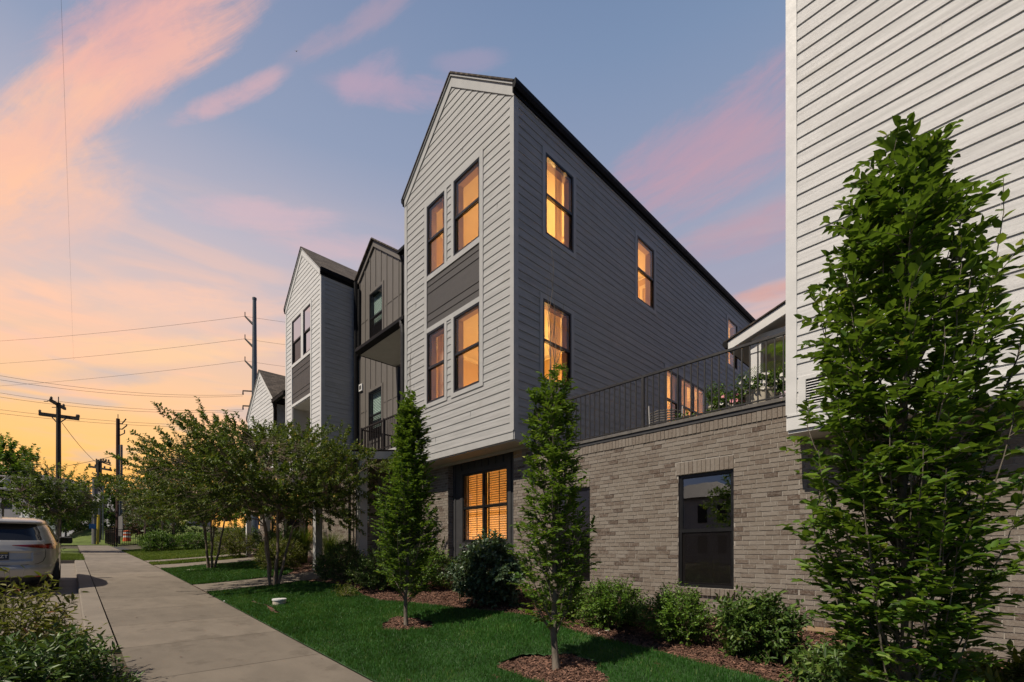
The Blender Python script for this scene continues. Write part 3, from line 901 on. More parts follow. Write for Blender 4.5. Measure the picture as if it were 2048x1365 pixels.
# ================================================================== PLANTS
def leaf_mesh(name, P, A, Nn, S, tint, mat, parent, asp=.5, fold=.22, droop=.12, quad=True):
    """P positions, A leaf axis, Nn rough normal, S length"""
    A = A / (np.linalg.norm(A, axis=1, keepdims=True) + 1e-9)
    sd = np.cross(A, Nn); sd /= (np.linalg.norm(sd, axis=1, keepdims=True) + 1e-9)
    nn = np.cross(sd, A)
    S = S[:, None]; w = S * asp * .5
    n = len(P)
    if quad:
        b = P; L1 = P + A * S * .30 + sd * w + nn * w * fold * 2; L2 = P + A * S * .68 + sd * w * .8 + nn * (w * fold * 1.5 - S * droop * .3)
        T = P + A * S - nn * S * droop
        R1 = P + A * S * .30 - sd * w + nn * w * fold * 2; R2 = P + A * S * .68 - sd * w * .8 + nn * (w * fold * 1.5 - S * droop * .3)
        V = np.stack([b, L1, L2, T, R2, R1], 1).reshape(-1, 3)
        i = np.arange(n)[:, None] * 6
        F = np.concatenate([i + np.array([0, 1, 2, 3]), i + np.array([0, 3, 4, 5])], 0)
        tt = np.concatenate([tint, tint])
    else:
        b = P; L = P + A * S * .45 + sd * w + nn * w * fold; T = P + A * S - nn * S * droop; R = P + A * S * .45 - sd * w + nn * w * fold
        V = np.stack([b, L, T, R], 1).reshape(-1, 3)
        F = np.arange(4 * n).reshape(n, 4); tt = tint
    return mesh_obj(name, V, F, mat, parent, world=False, tint=tt)


def segs_mesh(name, segs, mat, parent, n=5):
    """segs: (m,8): p0 p1 r0 r1 -> tapered prisms in one mesh"""
    S = np.asarray(segs, float); p0, p1, r0, r1 = S[:, :3], S[:, 3:6], S[:, 6:7], S[:, 7:8]
    d = p1 - p0; d /= np.linalg.norm(d, axis=1, keepdims=True) + 1e-9
    h = np.where(np.abs(d[:, 2:3]) < .9, np.array([[0, 0, 1.]]), np.array([[1., 0, 0]]))
    x = np.cross(d, h); x /= np.linalg.norm(x, axis=1, keepdims=True); y = np.cross(d, x)
    V = []
    for (p, r) in ((p0, r0), (p1, r1)):
        for k in range(n):
            a = 2 * PI * k / n
            V.append(p + (x * math.cos(a) + y * math.sin(a)) * r)
    V = np.stack(V, 1).reshape(-1, 3)
    i = np.arange(len(S))[:, None] * 2 * n
    F = np.concatenate([i + np.array([k, (k + 1) % n, n + (k + 1) % n, n + k]) for k in range(n)], 0)
    return mesh_obj(name, V, F, mat, parent, world=False, smooth=True)


def path(p0, p1, bend, n, r0, r1, segs, wob=0., rs=None):
    """quadratic curve from p0 to p1 through p0+bend; returns points"""
    p0, p1 = np.array(p0, float), np.array(p1, float); c = (p0 + p1) / 2 + np.array(bend, float)
    t = np.linspace(0, 1, n + 1)[:, None]
    P = (1 - t) ** 2 * p0 + 2 * t * (1 - t) * c + t ** 2 * p1
    if wob: P[1:-1] += rs.normal(0, wob, P[1:-1].shape)
    R = r0 + (r1 - r0) * t[:, 0]
    for i in range(n): segs.append([*P[i], *P[i + 1], R[i], R[i + 1]])
    return P


def hornbeam(loc, H, env, label, seed, nbr=46, leaf=.055, tw=7, per=11, trunk_r=.035, low=.16, lean=(0, 0), top=None, group='young hornbeams in a row on the lawn', bare=None, asp=.5, tmul=1., rotz=0., shoots=()):
    rs = np.random.RandomState(seed)
    root = empty('hornbeam_tree', loc, label, 'tree', group, rotz)
    segs = []
    n = 14
    T = [np.array([lean[0] * i / n + .012 * math.sin(i * 1.3 + seed), lean[1] * i / n + .012 * math.cos(i * 1.7), -.05 + (H + .0) * i / n]) for i in range(n + 1)]
    for i in range(n):
        f0, f1 = (1 - i / n) ** .8, (1 - (i + 1) / n) ** .8
        flare = 1.35 if i == 0 else 1
        segs.append([*T[i], *T[i + 1], trunk_r * (f0 * .92 + .08) * flare, trunk_r * (f1 * .92 + .08)])
    T = np.array(T)
    tp = lambda h: np.array([np.interp(h, T[:, 2], T[:, 0]), np.interp(h, T[:, 2], T[:, 1]), h])
    P, A, N, S, TT = [], [], [], [], []
    for b in range(nbr):
        h0 = H * (low + (.90 - low) * (b / nbr) ** 1.0) + rs.uniform(-.04, .04)
        az = b * 2.399 + rs.uniform(-.4, .4)
        up = rs.uniform(.18, .42) * H * (1 - h0 / H * .6)
        h1 = min(h0 + up, H * rs.uniform(.94, 1.02))
        R = env(h1 / H) * rs.uniform(.62, 1.08)
        e = np.array([math.cos(az) * R, math.sin(az) * R, h1]) + np.array([lean[0] * h1 / H, lean[1] * h1 / H, 0])
        s = tp(h0)
        bend = np.array([math.cos(az), math.sin(az), 0]) * R * .28 + np.array([0, 0, -.12 * up])
        Q = path(s, e, bend, 6, trunk_r * .24 * (1 - .5 * h0 / H), .0022, segs, .008, rs)
        ntw = max(3, int(tw * (.6 + .8 * (h1 - h0) / (.4 * H))))
        for k in range(ntw):
            f = .12 + .88 * (k + rs.uniform(0, 1)) / ntw
            i = min(int(f * 6), 5); q = Q[i] + (Q[i + 1] - Q[i]) * (f * 6 - i)
            out = az + rs.uniform(-1.5, 1.5)
            Lt = rs.uniform(.12, .30) * (1.15 - .4 * f) * (H / 3.4) ** .5
            d = np.array([math.cos(out), math.sin(out), rs.uniform(.05, .9)])
            if f > .93: d = (Q[-1] - Q[-2]) * 3 + rs.normal(0, .1, 3)
            d /= np.linalg.norm(d)
            e2 = q + d * Lt
            segs.append([*q, *e2, .0028, .0012])
            m = max(4, int(per * Lt / .2))
            for j in range(m):
                g = (j + .5) / m
                c = q + d * Lt * g
                sgn = 1 if j % 2 else -1
                side = np.cross(d, [0, 0, 1.]); side /= np.linalg.norm(side) + 1e-6
                ax = d * .75 + side * sgn * .85 + rs.normal(0, .28, 3) + np.array([0, 0, .02])
                P.append(c); A.append(ax); N.append(np.array([0, 0, 1.]) + rs.normal(0, .38, 3))
                S.append(leaf * rs.uniform(.6, 1.25) * (1.0 if g < .8 else .8))
                TT.append(np.clip(rs.beta(2, 2.6) + (.18 if g > .8 else 0) * rs.uniform(0, 1), 0, 1) * tmul)
    for (dx, dy, hh) in shoots:      # long upright shoots with big leaves set wide apart
        Q = path(tp(H * .35), (dx, dy, hh), (dx * .35, dy * .35, -.35), 14, .010, .002, segs, .006, rs)
        for k in range(34):
            f = .42 + .58 * k / 34; i = min(int(f * 14), 13); q = Q[i] + (Q[i + 1] - Q[i]) * (f * 14 - i)
            a = k * 2.6 + rs.uniform(-.4, .4)
            P.append(q); A.append([math.cos(a), math.sin(a), rs.uniform(.2, .9)]); N.append(np.array([0, 0, 1.]) + rs.normal(0, .4, 3)); S.append(leaf * rs.uniform(.7, 1.25)); TT.append(rs.uniform(.35, 1.0))
    if bare:
        for (dx, dy, hh) in bare:
            Q = path(tp(H * .82), (dx, dy, hh), (0, 0, 0), 8, .007, .0015, segs, .012, rs)
            for k in range(5):
                q = Q[2 + k]; e = q + np.array([rs.uniform(-.08, .08), rs.uniform(-.08, .08), rs.uniform(.15, .4)])
                segs.append([*q, *e, .002, .0008])
    segs_mesh('trunk', segs, MT['barkg'], root, 6)
    leaf_mesh('crown', np.array(P), np.array(A), np.array(N), np.array(S), np.array(TT), MT['hbeam'], root, asp=asp)
    return root


def sample_crown(n, rs, c, r, shell=.45, lumps=.22, flat=-.9):
    """points inside a lumpy ellipsoid"""
    d = rs.normal(0, 1, (n, 3)); d /= np.linalg.norm(d, axis=1, keepdims=True)
    d[:, 2] = np.where(d[:, 2] < flat, flat * rs.uniform(.3, 1, n), d[:, 2])
    ph = rs.uniform(0, 6, 6)
    l = 1 + lumps * (np.sin(3.1 * d[:, 0] + ph[0]) * np.sin(2.7 * d[:, 1] + ph[1]) + .7 * np.sin(5.3 * d[:, 2] + 4 * d[:, 0] + ph[2]) + .5 * np.sin(7 * d[:, 1] + 5 * d[:, 2] + ph[3]))
    rad = rs.uniform(shell, 1, n) ** .6 * l
    return np.array(c) + d * rad[:, None] * np.array(r), d


def plant(name, loc, label, cat, mat, seed, crown_c, crown_r, stems, n_limb, n_twig, leaf, per=12, tl=.22, group=None, bark='bark', asp=.5,
          shell=.45, lumps=.22, upb=.35, stem_r=.03, quad=True, rotz=0., parts=('trunk', 'crown'), flat=-.9, tiltn=.5, spread=.9, bend=.2, drop=False):
    rs = np.random.RandomState(seed)
    root = empty(name, loc, label, cat, group, rotz)
    segs = []; nodes = []
    for (p0, p1, r) in stems:
        Q = path(p0, p1, (rs.uniform(-.06, .06), rs.uniform(-.06, .06), 0), 6, r, r * .6, segs, .012, rs)
        nodes.append(Q[3:])
    ends = [q[-1] for q in nodes]
    L, _ = sample_crown(n_limb, rs, crown_c, np.array(crown_r) * .8, .5, lumps, flat)
    allp = [np.concatenate(nodes)]
    for e in L:
        k = np.argmin([np.linalg.norm(np.array(e) - q) + rs.uniform(0, .3) for q in ends]); s = ends[k]
        Q = path(s, e, np.array([0, 0, -bend * np.linalg.norm(e - s) * .4]), 6, stem_r * .55, stem_r * .12, segs, .02 * crown_r[0], rs)
        allp.append(Q[2:])
    AP = np.concatenate(allp)
    W_, D = sample_crown(n_twig, rs, crown_c, crown_r, shell, lumps, flat)
    P, A, N, S, TT = [], [], [], [], []
    for e, d0 in zip(W_, D):
        i = np.argmin(((AP - e) ** 2).sum(1)); s = AP[i]
        segs.append([*s, *e, stem_r * .10 + .001, .001])
        d = (e - s); d /= np.linalg.norm(d) + 1e-6
        d = d * .5 + d0 * .6 + np.array([0, 0, upb]) + rs.normal(0, .2, 3); d /= np.linalg.norm(d)
        Lt = tl * rs.uniform(.6, 1.5)
        e2 = e + d * Lt
        segs.append([*e, *e2, stem_r * .05 + .0008, .0008])
        tb = rs.uniform(-.12, .12)
        for j in range(per):
            g = (j + rs.uniform(0, 1)) / per
            c = e + d * Lt * (g * 1.25 - .25)
            a = j * 2.399; side = np.cross(d, [.13, .2, .95]); side /= np.linalg.norm(side) + 1e-6; s2 = np.cross(d, side)
            ax = d * rs.uniform(.4, .9) + (side * math.cos(a) + s2 * math.sin(a)) * spread + rs.normal(0, .15, 3)
            P.append(c); A.append(ax); N.append(np.array([0, 0, 1.]) + rs.normal(0, tiltn, 3) + d0 * .2)
            S.append(leaf * rs.uniform(.6, 1.3)); TT.append(np.clip(rs.beta(2, 2.4) + tb + .12 * (g > .8), 0, 1))
    segs_mesh(parts[0], segs, MT[bark], root, 5)
    P = np.array(P)
    if drop: P[:, 2] = np.maximum(P[:, 2], .01)
    leaf_mesh(parts[1], P, np.array(A), np.array(N), np.array(S), np.array(TT), mat, root, asp=asp, quad=quad)
    return root


def g3(x, y, dz=0.): return (x, y, float(gz(x, y)) + dz)


# ---- three hornbeams
envc = lambda a: (lambda f: float(np.interp(f, [0, .12, .25, .42, .6, .78, .9, 1.0], a)))
hornbeam(g3(-6.4, 3.84), 3.52, envc([.28, .42, .48, .52, .42, .22, .13, .05]), 'columnar hornbeam with a pale trunk in a mulch ring before the porch, narrow bare leader', 3,
         nbr=86, leaf=.070, tw=12, per=13, low=.08, lean=(.12, .02), bare=[(.14, .0, 4.5), (.05, .05, 4.25)])
hornbeam(g3(-3.34, 3.9), 3.3, envc([.24, .34, .38, .38, .36, .29, .19, .08]), 'columnar hornbeam with bare twigs rising above its top, before the dark side wall', 8,
         nbr=76, leaf=.068, tw=9, per=12, lean=(-.08, .04), trunk_r=.04, bare=[(-.12, .05, 4.85), (-.20, .1, 4.3), (-.02, .0, 4.2), (-.1, .12, 4.0), (.06, .08, 4.1)], low=.09)
hornbeam(g3(-.35, 3.9), 4.12, envc([.26, .40, .47, .51, .51, .45, .27, .08]), 'largest hornbeam, dense and nearest, in front of the pale siding building', 21,
         nbr=112, leaf=.082, tw=11, per=11, lean=(-.05, .03), trunk_r=.042, low=.03, shoots=[(-.50, .05, 3.45), (.42, .0, 3.65), (.55, .1, 3.3), (-.40, -.1, 2.9), (.25, -.2, 3.3)])

# ---- crape myrtles
CG = 'crape myrtles along the sidewalk'


def crape(x, y, H, R, seed, label, nt=620):
    st = []
    rs = np.random.RandomState(seed)
    for k in range(5):
        a = k * 2 * PI / 5 + rs.uniform(-.3, .3)
        st.append(((.09 * math.cos(a), .09 * math.sin(a), -.05), (.42 * math.cos(a) * rs.uniform(.4, 1.2), .42 * math.sin(a) * rs.uniform(.4, 1.2), H * rs.uniform(.32, .42)), .042))
    return plant('crape_myrtle_tree', g3(x, y), label, 'tree', MT['crape'], seed, (0, 0, H * .60), (R, R, H * .31), st, 52, int(nt * 1.25), .066, per=30, tl=.28, group=CG,
                 bark='bark', asp=.55, shell=.25, lumps=.24, upb=.28, stem_r=.035, flat=-.75)


crape(-12.5, 3.72, 4.45, 2.45, 31, 'multi-stemmed crape myrtle nearest the camera, between sidewalk and porch posts', 1500)
crape(-18.6, 3.53, 4.6, 2.25, 47, 'farther multi-stemmed crape myrtle, standing alone on the lawn between two door paths', 1000)

# ---- shrubs
SG = 'foundation shrubs along the brick wall'


def shrub(name, x, y, rx, ry, h, mat, seed, label, n=260, leaf=.035, per=14, group=SG, asp=.5, tl=.16, bark='bark', lumps=.2, dz=0., cat='shrub', shell=.55, quad=True, tiltn=.5, spread=.9, upb=.35):
    rs = np.random.RandomState(seed + 500)
    st = [((rs.uniform(-.05, .05), rs.uniform(-.05, .05), -.03), (rx * .4 * math.cos(k * 1.26), ry * .4 * math.sin(k * 1.26), h * .35), .012) for k in range(5)]
    return plant(name, g3(x, y, dz), label, cat, mat, seed, (0, 0, h * .48), (rx, ry, h * .44), st, 16, int(n * 1.9), leaf * 1.12, per=per, tl=tl, group=group, bark=bark, asp=asp,
                 shell=shell, lumps=lumps, upb=upb, stem_r=.014, parts=('stems', 'foliage'), flat=-.8, quad=quad, tiltn=tiltn, spread=spread, drop=True)


shrub('boxwood_shrub', -3.83, 5.78, .37, .34, .60, MT['box'], 61, 'bright green boxwood shrub just left of the dark brick-wall window', 340, .036)
shrub('boxwood_shrub', -2.84, 5.76, .33, .30, .58, MT['box'], 62, 'bright green boxwood shrub below the left half of the dark brick-wall window', 330, .036)
shrub('laurel_shrub', -1.88, 5.82, .32, .28, .54, MT['laurel'], 63, 'dark glossy laurel shrub spreading right of the dark brick-wall window', 230, .075, 13, asp=.34, tl=.2, lumps=.3)
shrub('viburnum_shrub', -6.5, 5.7, .66, .5, 1.12, MT['bluegreen'], 64, 'big blue-green viburnum shrub under the lit ground-floor window', 420, .065, 13, asp=.62, tl=.2, lumps=.3)
shrub('laurel_shrub', -8.75, 5.8, .46, .45, .92, MT['box'], 65, 'mid green upright shrub behind the left hornbeam before the dark bay', 300, .045, 13, tl=.2)
shrub('laurel_shrub', -9.9, 5.35, .85, .6, .72, MT['laurel'], 66, 'low dark spreading shrub left of the left hornbeam by the lawn tip', 420, .045, 14, lumps=.3)
shrub('boxwood_shrub', -4.85, 5.85, .34, .34, .6, MT['box'], 67, 'boxwood shrub mostly hidden behind the middle hornbeam', 220, .036)
shrub('laurel_shrub', -1.02, 5.35, .20, .20, .20, MT['laurel'], 68, 'low glossy laurel at the foot of the pale building, behind the largest hornbeam', 170, .07, 12, asp=.34, tl=.18)
shrub('laurel_shrub', -.62, 5.0, .42, .42, .38, MT['laurel'], 69, 'low glossy laurel bottom right under the largest hornbeam', 200, .07, 12, asp=.34, tl=.18)
shrub('acuba_shrub', .55, 5.5, .6, .45, .5, MT['yellow'], 70, 'yellow-green speckled shrub in the bottom right corner', 200, .08, 12, asp=.36)
shrub('laurel_shrub', -11.6, 5.1, .75, .6, .85, MT['laurel'], 71, 'dark rounded shrub at the right porch post', 320, .04, 14)
shrub('gold_shrub', -13.9 + .4, 6.0, .6, .5, .9, MT['box'], 72, 'mid green shrub between the two porch posts', 260, .04, 14)
shrub('gold_shrub', -15.9, 4.9, .72, .6, 1.0, MT['yellow'], 73, 'yellow-green shrub behind the stems of the nearer crape myrtle', 360, .04, 14)
shrub('laurel_shrub', -17.6, 5.5, 1.1, .7, 1.35, MT['laurel'], 74, 'dark tall shrub left of the yellow-green shrub, behind the middle lawn', 360, .05, 13)
shrub('gold_shrub', -22.6, 5.1, .9, .7, 1.25, MT['yellow'], 75, 'olive gold shrub behind the stems of the farther crape myrtle', 300, .05, 13)
shrub('laurel_shrub', -25.5, 6.1, 1.2, .8, 1.3, MT['laurel'], 76, 'dark shrub behind the olive gold shrub near the far gable house', 240, .06, 12)
HG = 'clipped hedge shrubs by the fence'
shrub('hedge_shrub', -32.6, 3.75, 1.25, .85, 1.12, MT['box'], 77, 'rounded bright hedge shrub nearest the black fence corner', 420, .06, 14, group=HG)
shrub('hedge_shrub', -31.6, 5.25, 1.15, .85, .95, MT['box'], 78, 'lower hedge shrub right of the one at the fence corner', 340, .06, 14, group=HG)
shrub('tiny_shrub', -9.55, 4.28, .22, .12, .16, MT['yellow'], 79, 'tiny yellow-green tuft at the edge of the lawn below the low dark shrub', 40, .05, 8, asp=.25)
shrub('hedge_shrub', -31.4, -1.2, .8, .9, .55, MT['laurel'], 80, 'low dark shrub beyond the parking bay beside the car mirror', 200, .05, 12, group=HG)
# bushes in the lower left corner
NG = 'bushes between kerb end and sidewalk'


def nshrub(*a, **k): return shrub(*a, group=NG, **k)


nshrub('privet_shrub', -4.6, -.66, .55, .46, .76, MT['laurel'], 81, 'glossy green bush filling the lower left corner', n=300, leaf=.062, per=14, asp=.33, tl=.2, dz=-.14)
nshrub('privet_shrub', -5.25, -.17, .50, .34, .66, MT['laurel'], 82, 'glossy green bush touching the sidewalk edge at lower left', n=300, leaf=.062, per=14, asp=.33, tl=.2, dz=-.12)
nshrub('nandina_shrub', -6.35, -.45, .66, .46, .92, MT['red'], 83, 'bronze and yellow nandina bush behind the glossy bushes, below the car bumper', n=200, leaf=.075, per=10, asp=.28, tl=.28, dz=-.10, shell=.4)
nshrub('nandina_shrub', -6.9, -1.15, .6, .46, .85, MT['red'], 85, 'second bronze nandina bush at the frame edge, half hidden by the first', n=150, leaf=.075, per=10, asp=.28, tl=.28, dz=-.10, shell=.4)
nshrub('privet_shrub', -5.5, -.95, .6, .5, .72, MT['laurel'], 84, 'glossy green bush at the left frame edge behind the corner bush', n=240, leaf=.062, per=14, asp=.33, tl=.2, dz=-.12)


# ---- ornamental grass clump
def grass_clump(x, y, h, r, n, seed, label):
    rs = np.random.RandomState(seed); root = empty('fountain_grass', g3(x, y), label, 'plant')
    V = []; F = []; k = 5
    for i in range(n):
        a = rs.uniform(0, 2 * PI); L = h * rs.uniform(.6, 1.15); sp = r * rs.uniform(.1, 1.0) * (L / h)
        b0 = np.array([math.cos(a), math.sin(a), 0]) * rs.uniform(0, .14)
        sd = np.array([-math.sin(a), math.cos(a), 0]) * .006
        base = len(V)
        for j in range(k + 1):
            f = j / k
            p = b0 + np.array([math.cos(a) * sp * f ** 1.8, math.sin(a) * sp * f ** 1.8, L * (f - .30 * f ** 3)])
            wv = sd * (1 - f * .85); V += [p - wv, p + wv]
        for j in range(k): F.append((base + 2 * j, base + 2 * j + 1, base + 2 * j + 3, base + 2 * j + 2))
    mesh_obj('blades', V, np.array(F), MT['blade2'], root, world=False, tint=np.repeat(rs.beta(2, 2.5, n), k))


grass_clump(-17.2, 6.1, 1.75, .95, 900, 91, 'tall arching ornamental grass left of the porch posts')
grass_clump(-15.3, 6.3, 1.5, .8, 700, 92, 'shorter arching ornamental grass behind the left porch post')

#NEXT
# translucent slats for the lit shutters
m, t, out = new_mat('lit_shutter')
df = t.new('ShaderNodeBsdfDiffuse'); df.inputs[0].default_value = (.7, .5, .3, 1)
tl_ = t.new('ShaderNodeBsdfTranslucent'); tl_.inputs[0].default_value = (.8, .55, .3, 1)
mx = t.new('ShaderNodeMixShader'); mx.inputs[0].default_value = .6
t.l.new(df.outputs[0], mx.inputs[1]); t.l.new(tl_.outputs[0], mx.inputs[2]); t.l.new(mx.outputs[0], out.inputs[0]); MT['litblind'] = m
m, t, out = new_mat('curtain_sheer')
df = t.new('ShaderNodeBsdfDiffuse'); df.inputs[0].default_value = (.50, .42, .36, 1)
tl_ = t.new('ShaderNodeBsdfTranslucent'); tl_.inputs[0].default_value = (.60, .45, .32, 1)
mx = t.new('ShaderNodeMixShader'); mx.inputs[0].default_value = .5
t.l.new(df.outputs[0], mx.inputs[1]); t.l.new(tl_.outputs[0], mx.inputs[2]); t.l.new(mx.outputs[0], out.inputs[0]); MT['curtain'] = m


# ================================================================== BUILDINGS
def roof_slab(parent, ridge, eave, th=.03, name='roof', mat=None):
    """ridge/eave: pairs of points; shingled slab"""
    r0, r1, e0, e1 = [Vector(p) for p in (*ridge, *eave)]
    L = (r1 - r0).length; Wd = (e0 - r0).length
    up = (r1 - r0).cross(e0 - r0).normalized()
    if up.z < 0: up = -up
    V = [r0, r1, e1, e0, r0 + up * th, r1 + up * th, e1 + up * th, e0 + up * th]
    rc = [(0, 0, 0), (L, 0, 0), (L, Wd, 0), (0, Wd, 0)] * 2
    F = [(0, 1, 2, 3), (7, 6, 5, 4), (0, 4, 5, 1), (1, 5, 6, 2), (2, 6, 7, 3), (3, 7, 4, 0)]
    return mesh_obj(name, V, F, mat or MT['roof'], parent, True, rc=rc)


def gable(parent, W, xl, xr, zb, ze, za, holes, mat, trim, e=.1776, z0=None, band=.19, strips=(), cornerL=True, cornerR=True, wall_name='front_wall', pitch_z=None, Y1=24., rakes=(True, True), eaveshow=(True, True), butt=0):
    """street gable: lap boards, rake boards, corner boards, roof with gutters. ze: trim top at eaves"""
    xm = (xl + xr) / 2; sl_ = (za - ze) / (xr - xm)
    lf = lambda z: xl if z < ze - .14 else xl + (z - ze + .14) / sl_
    rf = lambda z: xr if z < ze - .14 else xr - (z - ze + .14) / sl_
    mb = MB()
    zt = zb + band
    siding(mb, W, zt, za - .16, lf, rf, holes, e=e, z0=zt if z0 is None else z0, kinks=(ze - .14,))
    for s in strips: siding(mb, W, s[2], s[3], lambda z, s=s: s[0], lambda z, s=s: s[1], (), e=e, z0=zt if z0 is None else z0)
    if butt:
        for (a, k) in butt: z = zt + e * k; mb.wbox(W, a, a + .003, z + .003, z + e - .003, .004, .0165, .0)
    w_ = mb.build(wall_name, mat, parent)
    tb = MB()
    Y = W.c
    tb.wbox(W, xl, xr, zb, zt - .03, 0, .022); tb.wbox(W, xl - .003, xr + .003, zt - .03, zt, 0, .034)
    if cornerR: tb.wbox(W, xr - .10, xr + .022, zt, ze - .235, .0, .027)
    if cornerL: tb.wbox(W, xl - .022, xl + .10, zt, ze - .235, .0, .027)
    tb.build('corner_trim', trim, parent)
    for s, show in ((1, rakes[1]), (-1, rakes[0])):
        if not show: continue
        xe = xm + s * (xr - xm)
        rb = MB()
        o = .024 * s
        rb.prism([(xm, Y - .032, za), (xe + o, Y - .032, ze - .02), (xe + o, Y - .032, ze - .235), (xm, Y - .032, za - .245)], (0, .03, 0))
        rb.prism([(xm, Y - .062, za + .05), (xe + o, Y - .062, ze + .03), (xe + o, Y - .062, ze - .015), (xm, Y - .062, za + .003)], (0, .06, 0))
        rb.build('rake_board', trim, parent)
        roof_slab(parent, ((xm, Y - .085, za + .055), (xm, Y1, za + .055)), ((xe + s * .05, Y - .085, ze + .055 - .04), (xe + s * .05, Y1, ze + .055 - .04)))
        if eaveshow[0 if s < 0 else 1]:
            g = MB(); q = lambda d, z: (xe + s * d, Y - .07, z)
            g.prism([q(.024, ze - .12), q(.09, ze - .12), q(.125, ze - .05), q(.125, ze + .045), q(.024, ze + .045)], (0, Y1 - Y + .06, 0))
            g.prism([q(.0232, ze - .20), q(.05, ze - .20), q(.05, ze - .122), q(.0232, ze - .122)], (0, Y1 - Y + .06, 0))
            g.build('gutter', MT['gutter'], parent)
    return w_


def trims(parent, W, rects, mat, n=.028, name='window_trim'):
    b = MB()
    for r in rects: b.wbox(W, r[0], r[1], r[2], r[3], 0, n if len(r) < 5 else r[4])
    return b.build(name, mat, parent)


def panel(parent, W, a0, a1, z0, z1, mat, lines, name='dark_panel'):
    b = MB(); zs = [z0] + lines + [z1]
    for p, q in zip(zs, zs[1:]):
        b.add([W.p(a0, p, .016), W.p(a1, p, .016), W.p(a1, q, .004), W.p(a0, q, .004)], [(0, 1, 2, 3)], .5)
        b.add([W.p(a0, p, 0), W.p(a1, p, 0), W.p(a1, p, .016), W.p(a0, p, .016)], [(0, 1, 2, 3)], .5)
    return b.build(name, mat, parent)


# ---------------------------------------------------------------- house 1 : lit gable house
XL, XR, YS, YB = -11.03, -6.79, 6.62, 7.15
H1 = empty('townhouse', ((XL + XR) / 2, YS, .7), 'tall grey-sided gable townhouse with glowing orange windows and long dark side wall', 'house', 'townhouses in the row')
WF = Wall('Y', YS); WS = Wall('X', XR); WB = Wall('Y', YB)
up = (8.67, 10.46); lo = (5.41, 7.22)
gable(H1, WF, XL, XR, 3.95, 11.26, 13.02, [(-10.08, -7.75, 5.31, 10.56)], MT['sid'], MT['trim'],
      strips=[(-9.11, -8.93, 8.67, 10.56), (-9.11, -8.93, 5.31, 7.22)], butt=[(-8.2, 3), (-9.6, 1), (-7.3, 12), (-10.5, 22), (-8.5, 38), (-9.6, 36), (-10.6, 10), (-7.3, 27)])
trims(H1, WF, [(-7.87, -7.75, 5.31, 10.56, .03), (-10.08, -9.965, 5.31, 10.56, .03), (-9.2, -9.105, 8.67, 10.46), (-8.935, -8.83, 8.67, 10.46),
               (-9.2, -9.105, 5.41, 7.22), (-8.935, -8.83, 5.41, 7.22), (-9.965, -7.87, 8.545, 8.67), (-9.965, -7.87, 7.22, 7.335), (-9.965, -7.87, 10.46, 10.56),
               (-9.965, -9.105, 5.31, 5.41), (-8.935, -7.87, 5.31, 5.41)], MT['trim'])
panel(H1, WF, -9.965, -7.87, 7.335, 8.545, MT['darkpanel'], [7.51, 7.69, 8.22, 8.40])
window(H1, WF, -9.965, -9.2, *up, lit=True, curtain=[(-9.72, -9.4)])
window(H1, WF, -8.83, -7.87, *up, lit=True)
window(H1, WF, -9.965, -9.2, *lo, lit=True, curtain=[(-9.95, -9.42)])
window(H1, WF, -8.83, -7.87, *lo, lit=True)
# side wall
sw = [(7.58, 8.57, 8.67, 10.47), (7.5, 8.49, 5.41, 7.21), (11.41, 12.36, 8.71, 10.48), (17.89, 18.85, 8.72, 10.5), (13.09, 14.03, 5.41, 7.22), (14.03, 15.95, 5.41, 7.24)]
mb = MB()
so_ = [(a - .1, b + .1, c - .1, d + .1) for a, b, c, d in sw[:4]] + [(12.99, 16.05, 5.31, 7.33)]
siding(mb, WS, 3.6, 11.12, lambda z: YS + .11 if z > 3.949 else YB + .02, lambda z: 24., so_, e=.1776, z0=4.14 - .1776 * 3, kinks=(3.95,))
mb.build('side_wall', MT['sid'], H1)
tr_ = [(YS + .0, YS + .11, 4.14, 11.02, .022), (YS, 24, 11.02, 11.14, .02)]
for a, b, c, d in sw[:4]: tr_ += [(a - .1, a, c - .1, d + .1), (b, b + .1, c - .1, d + .1), (a, b, d, d + .1), (a, b, c - .1, c)]
tr_ += [(12.99, 13.09, 5.31, 7.34), (15.95, 16.05, 5.31, 7.34), (13.09, 15.95, 7.24, 7.34), (13.09, 15.95, 5.31, 5.41)]
trims(H1, WS, tr_, MT['trim'], .022, 'side_trim')
trims(H1, WS, [(YS + .0, YB + .4, 3.951, 4.138, .019)], MT['trim'], .02, 'side_band')
window(H1, WS, *sw[0], lit=True, curtain=[(8.28, 8.52)])
window(H1, WS, *sw[1], lit=True, curtain=[(8.1, 8.5)])
window(H1, WS, *sw[2], lit=True)
window(H1, WS, *sw[3], lit=True)
window(H1, WS, 13.09, 13.9, 5.41, 7.24, lit=True)
window(H1, WS, 14.06, 15.95, 5.41, 7.24, lit=True, mull=15.0, curtain=[(14.8, 15.2)])
trims(H1, WS, [(13.9, 14.06, 5.41, 7.24, .03)], MT['navy'], .03, 'window_mullion')
room(H1, XL + .15, XR - .19, YS + .2, 10.3, 8.2, 10.72, 135, (-8.3, 9.6, 8.75))
room(H1, XL + .15, XR - .19, YS + .2, 10.3, 4.7, 7.48, 150, (-8.1, 9.4, 5.4))
room(H1, XL + 1.5, XR - .19, 10.6, 13.6, 8.2, 10.72, 110, (-8.6, 12.2, 8.75))
room(H1, XL + 1.5, XR - .19, 12.2, 17.0, 4.2, 7.48, 160, (-8.9, 15.2, 4.9))
room(H1, XL + 1.5, XR - .19, 17.2, 20.5, 8.2, 10.72, 90, (-8.6, 19.4, 8.75))
